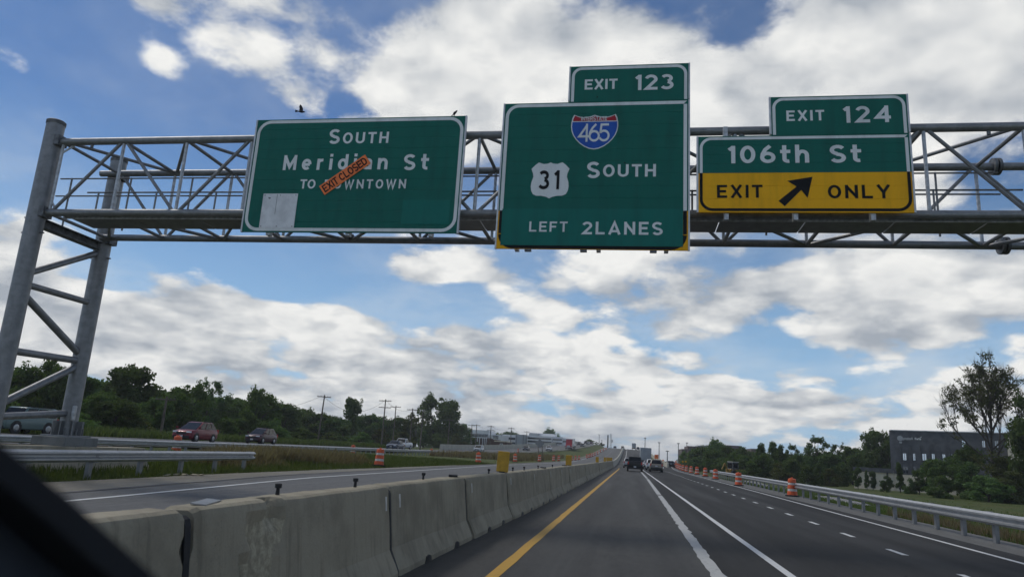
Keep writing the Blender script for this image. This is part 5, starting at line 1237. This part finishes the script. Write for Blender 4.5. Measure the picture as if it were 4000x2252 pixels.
# charcoal brick building on the right
def c7(x, y): return 3300+x/2.636, 1400+y/2.636
MT['mirror_pane'] = mat('mirror_glass', (.55, .62, .68), .08, .9, .05, 1.)
P5 = on_y(*c7(472, 1250), 140.); P5.z = ground(P5.x, 140.); AB = R(27)
B5 = thing('charcoal_building', 'three-storey charcoal brick building with white wall lettering behind the trees', 'building', P5, -AB); f, hit5 = turned(B5, c7, P5, AB, 22)
f('wall', 472, 752, 1690, 1300, MT['dark_brick'], 0, down=True); f('parapet', 468, 746, 1694, 756, MT['steel_light'], -.15, 22.3); f('side_wing', 1690, 775, 2100, 1300, MT['cream'], -2, 20, down=True)
WINS = [(595, 640, 970, 1048), (700, 732, 972, 1050), (795, 846, 974, 1050), (893, 932, 976, 1052), (1003, 1042, 978, 1054), (1095, 1146, 980, 1056), (1216, 1252, 985, 1058), (1202, 1250, 838, 912), (1410, 1450, 840, 915), (1540, 1585, 842, 916), (1645, 1685, 845, 920),
        (598, 656, 1104, 1182), (708, 744, 1108, 1184), (804, 858, 1112, 1190), (893, 932, 1118, 1194), (1000, 1050, 1122, 1198), (1095, 1160, 1130, 1200), (1340, 1380, 990, 1062), (1460, 1500, 994, 1066)]
for a, b, c, d in WINS:
    w = f('window', a, c, b, d, MT['steel_dark'], -.06, .12); p0, p1 = hit5(*c7(a+4, c+4)), hit5(*c7(b-4, d-4))
    MB().box(((p0.x+p1.x)/2, -.085, (p0.z+p1.z)/2), (abs(p1.x-p0.x), .04, abs(p0.z-p1.z))).build('pane', MT['mirror_pane'] if c < 1060 else MT['pane'], w)
    MB().box(((p0.x+p1.x)/2, -.115, (p0.z+p1.z)/2), (.07, .03, abs(p0.z-p1.z))).build('mullion', MT['steel_dark'], w)
for x in (575, 665, 680, 775, 870, 975, 1075, 1185): f('pilaster', x, 905, x+12, 1200, MT['dark_brick'], -.14, .15)
def bt(s, x0, x1, y0, y1, t, m, sx=1.):
    a, b = hit5(*c7(x0, (y0+y1)/2)), hit5(*c7(x1, (y0+y1)/2)); z1, z0 = hit5(*c7((x0+x1)/2, y0)).z, hit5(*c7((x0+x1)/2, y1)).z
    put_strokes('wall_letter', lettering([(c, z0, z1-z0, sx) for c in s], a.x, b.x, t), -.16, Vector(), m, B5)
bt('Forte', 722, 788, 812, 836, .22, MT['white_sheet'], .95)
a = hit5(*c7(784, 808)); MB().box((a.x, -.17, a.z), (.30, .03, .09), tilt=Matrix.Rotation(R(-40), 3, 'Y')).build('accent_mark', MT['white_sheet'], B5)
a = hit5(*c7(570, 818)); MB().lathe([(.30, 0), (.46, .0), (.46, .06), (.30, .06)], n=16).build('emblem', MT['grey_clad'], B5, loc=(a.x, -.10, a.z), rot=(R(90), 0, 0))
MB().box((a.x+.05, -.14, a.z-.72), (.42, .05, .32)).build('emblem', MT['grey_clad'], B5)
for k in range(9):      # small lettering too blurred to read
    a = hit5(*c7(604+k*11.2, 826)); MB().box((a.x, -.16, a.z+.04*(k % 3)), (.26, .04, .32+.10*(k in (0, 4, 8)))).build('wall_mark', MT['grey_clad'], B5)
P6 = on_y(*c7(92, 1250), 134.); P6.z = ground(P6.x, 134.)
B6 = thing('low_wing', 'low cream wall with dark fascia before the charcoal building', 'building', P6, -AB); f, hit6 = turned(B6, c7, P6, AB, 4)
f('fascia', 88, 1122, 505, 1166, MT['dark_brick'], -.3, 4.5); f('wall', 92, 1166, 505, 1300, MT['cream'], 0, down=True); f('wall', 506, 1196, 834, 1310, MT['cream'], .2, 1., down=True); f('wall', 870, 1215, 1700, 1310, MT['cream'], .4, 1., down=True)
for x in (208, 300, 432): f('wall_recess', x, 1172, x+18, 1290, MT['dark_brick'], -.12, .1)
f('wall_recess', 835, 1225, 868, 1310, MT['black'], .3, .3)
# brown buildings beyond the right belt
def c8(x, y): return 2600+x/1.84, 1400+y/1.84
o = on_y(*c8(260, 660), 330); B7 = thing('brown_offices', 'stepped brown office buildings showing above the right trees', 'building', (o.x, 330, ground(o.x, 330))); f = facade(B7, c8, 330, 20, Vector(B7.location)); bm = mat('brown_cladding', (.15, .11, .095), .8)
f('wall', 118, 648, 165, 720, bm, 2, down=True); f('wall', 158, 630, 305, 720, bm, 0, down=True); f('wall', 300, 622, 410, 720, bm, 3, down=True); f('wall', 410, 620, 560, 720, mat('mauve_cladding', (.16, .12, .13), .8), 6, down=True); f('roof_edge', 232, 624, 300, 632, MT['grey_clad'], -.5, 15); f('wall', 640, 645, 720, 720, bm, 8, down=True)
for x in (172, 200, 236, 262, 330, 362, 440, 480): f('window', x, 642, x+12, 668, MT['pane'], -.1 if x < 305 else 2.8 if x < 410 else 5.8, .15)

# ------------------------------------------------------------------ signs, lamps and masts along the road
bx_, by_ = -14.9, 124
t = thing('warning_sign', 'back of a grey diamond sign on two leaning posts in the median', 'sign', gv(bx_, by_), .22)
hs = .80
MB().prism([(0, 2.15), (hs, 2.15+hs), (0, 2.15+2*hs), (-hs, 2.15+hs)], -.01, .01, 'y').build('sign_plate', MT['steel'], t)
for x in (-.34, .36): MB().tube((x+.30, .06, -.3), (x, .06, 3.1), .06, 8).build('post', MT['wood'], t, True)
t.rotation_euler = (0, R(-3), .25)
p = on_y(2564, 1800, 205)
t = thing('work_sign', 'large orange construction sign at the foot of the hill parapet', 'sign', gv(p.x, 205)); zc = on_y(2564, 1782, 205).z-t.location.z
MB().box((0, 0, zc), (1.05, .04, 1.1)).build('sign_plate', MT['orange_sheet'], t); MB().box((0, -.025, zc+.05), (.45, .02, .12), tilt=Matrix.Rotation(.6, 3, 'Y')).build('arrow', MT['black_sheet'], t)
for x in (-.3, .3): MB().box((x, .05, zc/2), (.07, .06, zc)).build('post', MT['steel'], t)
for k, (px, py, Y) in enumerate(((2590, 1798, 190), (2640, 1802, 215))):
    p = on_y(px, py, Y); g = ground(p.x, Y); t = thing('work_sign', ['small orange diamond sign below the parapet', 'small orange diamond sign at the far end of the barrel row'][k], 'sign', (p.x, Y, g)); z = p.z-g
    MB().prism([(0, z-.35), (.35, z), (0, z+.35), (-.35, z)], -.01, .01, 'y').build('sign_plate', MT['orange_sheet'], t); MB().tube((0, .04, -.1), (0, .04, z), .03, 6).build('post', MT['steel'], t)
for k, px in enumerate((2667, 2679)):
    p = on_y(px, 1806, 200); g = ground(p.x, 200); z = p.z-g+.3
    t = thing('yellow_sign', ['left of two small yellow diamond signs before the right trees', 'right of two small yellow diamond signs before the right trees'][k], 'sign', (p.x, 200, g)); MB().prism([(0, z-.3), (.3, z), (0, z+.3), (-.3, z)], -.01, .01, 'y').build('sign_plate', MT['yellow_sheet'], t); MB().tube((0, .04, -.1), (0, .04, z), .03, 6).build('post', MT['steel'], t)
p = on_y(2524, 1752, 300); g = ground(7.5, 300)
t = thing('yellow_sign', 'square yellow board on a post above the grey box truck', 'sign', (p.x, 300, ground(p.x, 300))); z = p.z-t.location.z
MB().box((0, 0, z), (.85, .03, .9)).build('sign_plate', MT['yellow_sheet'], t); MB().tube((0, .05, 0), (0, .05, z), .05, 6).build('post', MT['steel'], t)
for k, (px, pt, Y) in enumerate(((2341, 1696, 560), (2351, 1718, 600), (2520, 1709, 420), (2575, 1727, 400), (2650, 1730, 380), (2683, 1728, 420), (2607, 1760, 330))):
    p = on_y(px, pt, Y); g = ground(p.x, Y); t = thing('light_mast', f'thin grey light mast on the skyline, {ordn(k+1 if k < 6 else 5)} from the left' if k < 6 else 'short light pole between the parapet and the trees', 'mast', (p.x, Y, g-.5), 0, 'light masts on the skyline')
    MB().tube((0, 0, 0), (0, 0, p.z-g+.5), .30, 8, .16).build('mast', MT['steel'], t, True); MB().lathe([(.3, -.3), (.75, -.15), (.75, .05), (.3, .2)], (0, 0, p.z-g+.5), 10).build('lamp_ring', MT['steel'], t, True)
t0 = None
p = on_y(2375, 1699, 430); g = ground(p.x, 430); t = thing('dark_pole', 'thick dark pole standing on the hill crest', 'pole', (p.x, 430, g-.5)); MB().tube((0, 0, 0), (0, 0, p.z-g+.5), .42, 10, .40).build('pole', MT['steel_dark'], t, True); MB().lathe([(.44, 0), (.44, .12), (.05, .2)], (0, 0, p.z-g+.5), 10).build('cap', MT['steel_dark'], t)
p = on_y(2386, 1691, 620); g = ground(p.x, 620); H = p.z-g; t = thing('cell_tower', 'lattice cell tower on the skyline right of the dark pole', 'tower', (p.x, 620, g-.5))
for a in range(3):
    q = (math.cos(a*2.09)*.9, math.sin(a*2.09)*.9)
    MB().tube((q[0], q[1], 0), (q[0]*.6, q[1]*.6, H), .12, 6).build('leg', MT['steel'], t)
n = 14
for k in range(n):
    for a in range(3):
        q, w_ = (math.cos(a*2.09)*.85, math.sin(a*2.09)*.85), (math.cos((a+1)*2.09)*.8, math.sin((a+1)*2.09)*.8)
        MB().tube((q[0], q[1], H*k/n), (w_[0], w_[1], H*(k+1)/n), .06, 4).build('brace', MT['steel'], t)
for z in (H*.55, H*.62): MB().lathe([(.5, 0), (.62, .2), (.62, .9), (.4, 1.1)], (1.2, 0, z), 8).build('dish', MT['steel_light'], t)
for k, (dx, dt, hw, Y, kd) in enumerate(((1482, 1104, 12, 540, 'round'), (1500, 1110, 5, 520, 'loose'), (1512, 1112, 8, 500, 'shrub'), (1385, 1080, 30, 560, 'round'), (1340, 1094, 20, 560, 'round'), (1280, 1086, 30, 470, 'round'), (1250, 1088, 22, 470, 'round'))):
    plant(kd, dx, dt, hw, Y, f'far small tree on the skyline left of the dark pole, {ordn(k+1)} counted', 'far trees on the skyline')

# ------------------------------------------------------------------ grass, weeds and gravel
def tufts(name, label, n, place, hr, m, seed, spread=.10, k=4, w=.012):
    r = random.Random(seed); b = MB()
    for _ in range(n):
        x, y, s = place(r); z = ground(x, y)-.08
        for _ in range(k):
            a = r.uniform(0, 6.283); h = r.uniform(*hr)*s; lx, ly = math.cos(a), math.sin(a); ln = r.uniform(.05, .45)*h; q = (x+r.uniform(-spread, spread), y+r.uniform(-spread, spread)); ww = w*(1+h)
            b.v += [(q[0]-ly*ww, q[1]+lx*ww, z), (q[0]+ly*ww, q[1]-lx*ww, z), (q[0]+lx*ln*.4+ly*ww*.7, q[1]+ly*ln*.4-lx*ww*.7, z+h*.6), (q[0]+lx*ln, q[1]+ly*ln, z+h)]
            o = len(b.v)-4; b.f.append((o, o+1, o+2, o+3)); b.mi.append(0)
    return tag(b.build(name, m), label, 'grass', kind='stuff')
def med(r):
    y = r.uniform(12, 75)**1.0; e = interp(LSH, y)-.3; x = r.uniform(nb_edge(y)+.5, e); return x, y, .6+.6*ss((e-x)/3)
tufts('median_grass', 'green grass of the median between the roads', 22000, med, (.10, .34), MT['grass_blade'], 1, .16, 4, .014)
def dry(r):
    while True:
        y = r.uniform(27, 50); x = r.uniform(-23, -15.6); k = -x/y
        if k < .66 and mnoise.noise(Vector((x*.3, y*.16, 2))) > -.15: return x, y, ss((-15.2-x)/1.6)*(.35+.65*ss((.68-k)/.10))*ss((52-y)/10)*r.uniform(.7, 1.2)
tufts('dry_grass', 'tall dry brown grass behind the end of the short guardrail', 9000, dry, (.45, .9), MT['dry_blade'], 2, .14, 4, .010)
def dry2(r): y = r.uniform(112, 190); return r.uniform(nb_edge(y)+.8, -16.5), y, r.uniform(.7, 1.2)
tufts('brown_weeds', 'brown weeds around the diamond sign in the far median', 5000, dry2, (.5, 1.1), MT['dry_blade'], 3, .25, 4, .03)
def nbg(r): y = r.uniform(30, 140); return nb_edge(y)-15.2-abs(r.gauss(0, 4)), y, r.uniform(.6, 1.2)
tufts('roadside_grass', 'rough yellow-green grass before the left wood', 9000, nbg, (.4, 1.0), MT['grass_blade'], 4, .25, 4, .03)
def rgr(r): y = 8+r.random()**1.3*85; x = 10.35+abs(r.gauss(0, 7)); return x, y, .5+.5*ss((x-10.3)/1.5)
tufts('verge_grass', 'grass and weeds behind the right guardrail', 20000, rgr, (.08, .30), MT['grass_blade'], 5, .14, 4, .016)
def rdry(r): y = 9+r.random()*24; x = 10.6+abs(r.gauss(0, 1.3)); return x, y, r.uniform(.5, 1.)
tufts('dry_weeds', 'brown weeds close behind the right guardrail', 2200, rdry, (.15, .5), MT['dry_blade'], 6, .14, 4, .010)
# pale gravel heaps on the right verge
for k, (px, py, Y, sx) in enumerate(((3190, 1900, 62, 3.8), (2925, 1858, 84, 2.2))):
    p = on_y(px, py, Y); r = random.Random(k); b = MB(); n = 22
    rings = [[(math.cos(2*math.pi*i/n)*sx*q*(1+.15*mnoise.noise(Vector((i*.7, q, k)))), math.sin(2*math.pi*i/n)*sx*.8*q*(1+.15*mnoise.noise(Vector((i*.5, q, k+3)))), (1-q*q)*.42+.06*mnoise.noise(Vector((i, q*6, k)))) for i in range(n)] for q in (1.0, .8, .6, .4, .2, .02)]
    o = b.loft(rings).build('gravel_heap', MT['gravel'], None, True, 60); o.location = gv(p.x, Y, -.02); tag(o, ['low grey gravel patch behind the right guardrail', 'small grey gravel heap right of the loader'][k], 'gravel')
# broken bits at the road edge by the second guardrail post
for k in range(5):
    r = random.Random(k+60); b = MB(); c = [(r.uniform(-.16, .16), r.uniform(-.12, .12), r.uniform(0, .09)) for _ in range(9)]; bm2 = bmesh.new()
    for q in c: bm2.verts.new(q)
    bmesh.ops.convex_hull(bm2, input=bm2.verts); me = bpy.data.meshes.new('rubble_stone'); bm2.to_mesh(me); bm2.free(); me.materials.append(MT['aggregate'])
    tag(obj('rubble_stone', me, None, gv(-13.95+.12*k, 20.6+.28*k, -.03)), f'small broken stone at the left road edge, {ordn(k+1)} of the little heap', 'stone', 'stones by the short guardrail')

# ------------------------------------------------------------------ birds
def bird_body(prof, bend=lambda s: (0, 0)):
    rings = []
    for s, rw, rh in prof:
        dy, dz = bend(s); rings.append([(rw*math.cos(a), s+dy, dz+rh*math.sin(a)) for a in [2*math.pi*i/10 for i in range(10)]])
    return MB().loft(rings)
prof = [(-.115, .030, .003), (-.085, .022, .004), (-.055, .016, .010), (-.03, .026, .024), (.0, .034, .032), (.035, .032, .031), (.058, .021, .022), (.072, .021, .022), (.086, .017, .017), (.094, .007, .007), (.112, .002, .002)]
pb = on_y(1775, 448, 16.55)
t = thing('perched_bird', 'small black bird perched on the top edge of the left sign', 'bird', (pb.x, 16.56, LS[3]+.0), R(-90))
o = bird_body(prof).build('body', MT['feather'], t, True, 80); o.rotation_euler = (R(48), 0, 0); o.location = (0, 0, .088)
for s in (-1, 1):
    MB().prism([(-.075, -.028), (.03, -.012), (.035, .012), (-.02, .016)], s*.030, s*.037, 'x').build('wing', MT['feather'], o, True)
    MB().tube((s*.012, 0, 0), (s*.012, .005, .065), .003, 5).build('leg', MT['feather'], t)
pf = on_y(1176, 436, 16.2)
t = thing('flying_bird', 'black bird flying with raised wings above the left sign', 'bird', pf, R(-62))
o = bird_body(prof).build('body', MT['feather'], t, True, 80); o.rotation_euler = (R(8), R(-20), 0)
for s, up in ((-1, 1.05), (1, 1.25)):
    P = [(0, -.03), (0, .045), (.07, .055), (.15, .02), (.185, -.02), (.12, -.045), (.06, -.04)]
    m = Matrix.Rotation(s*-up if s > 0 else up, 3, 'Y'); v = [m @ Vector((s*(.02+u), w_, zz)) for zz in (-.003, .003) for u, w_ in P]; n = len(P)
    MB().add(v, [tuple(range(n))[::-1], tuple(range(n, 2*n))] + [(i, (i+1) % n, n+(i+1) % n, n+i) for i in range(n)]).build('wing', MT['feather'], o, True, 60)
v = [(-.02, -.08, -.002), (.02, -.08, -.002), (.045, -.15, -.002), (-.045, -.15, -.002)]
MB().add(v + [(a, b, c+.004) for a, b, c in v], [(3, 2, 1, 0), (4, 5, 6, 7), (0, 1, 5, 4), (1, 2, 6, 5), (2, 3, 7, 6), (3, 0, 4, 7)]).build('tail', MT['feather'], o)

# ------------------------------------------------------------------ windscreen pillar of the car we ride in
MT['trim'] = mat('pillar_trim', (.030, .034, .038), .75, 0, .15, 30., .15, 400.); MT['seal'] = mat('pillar_seal', (.0035, .0035, .004), .8, 0, .1, 30.)
def pil():
    eye = Vector((0, 0, EYE)); q = lambda px, py, d: eye + pray(px, py).normalized()*d
    t = thing('windscreen_pillar', 'dark blurred windscreen pillar of the car at the lower left corner', 'car pillar', q(300, 2100, .5)); o = Vector(t.location)
    ed = [(-420, 1370), (-160, 1580), (20, 1745), (290, 1965), (590, 2235), (800, 2440)]
    def strip(name, off0, off1, d0, d1, th, m):
        rings = []
        for x, y in ed:
            n = Vector((-.66, .75)); a = q(x+n.x*off0, y+n.y*off0, d0); b = q(x+n.x*off1, y+n.y*off1, d1); back = (a-eye).normalized()*th
            mid = (a+b)/2-(a-eye).normalized()*.012
            rings.append([a-o, mid-o, b-o, b+back-o, a+back-o])
        MB().loft(rings).build(name, m, t, True, 50)
    strip('seal', 0, 230, .46, .47, .05, MT['seal'])
    strip('trim_panel', 224, 1500, .472, .40, .04, MT['trim'])
pil()

# ------------------------------------------------------------------ thin summer haze over the valley
hz = bpy.data.materials.new('haze_air'); hz.use_nodes = True; _n = hz.node_tree; _n.nodes.clear()
_v = _n.nodes.new('ShaderNodeVolumePrincipled'); _v.inputs['Color'].default_value = (.92, .95, 1., 1); _v.inputs['Density'].default_value = .00026; _v.inputs['Anisotropy'].default_value = .2
_o = _n.nodes.new('ShaderNodeOutputMaterial'); _n.links.new(_v.outputs[0], _o.inputs['Volume'])
tag(MB().box((0, 500, 24), (7000, 9000, 56)).build('haze', hz), 'thin pale haze in the air over the whole scene', 'haze', kind='stuff')
cy.volume_bounces = 0; cy.volume_step_rate = 4.
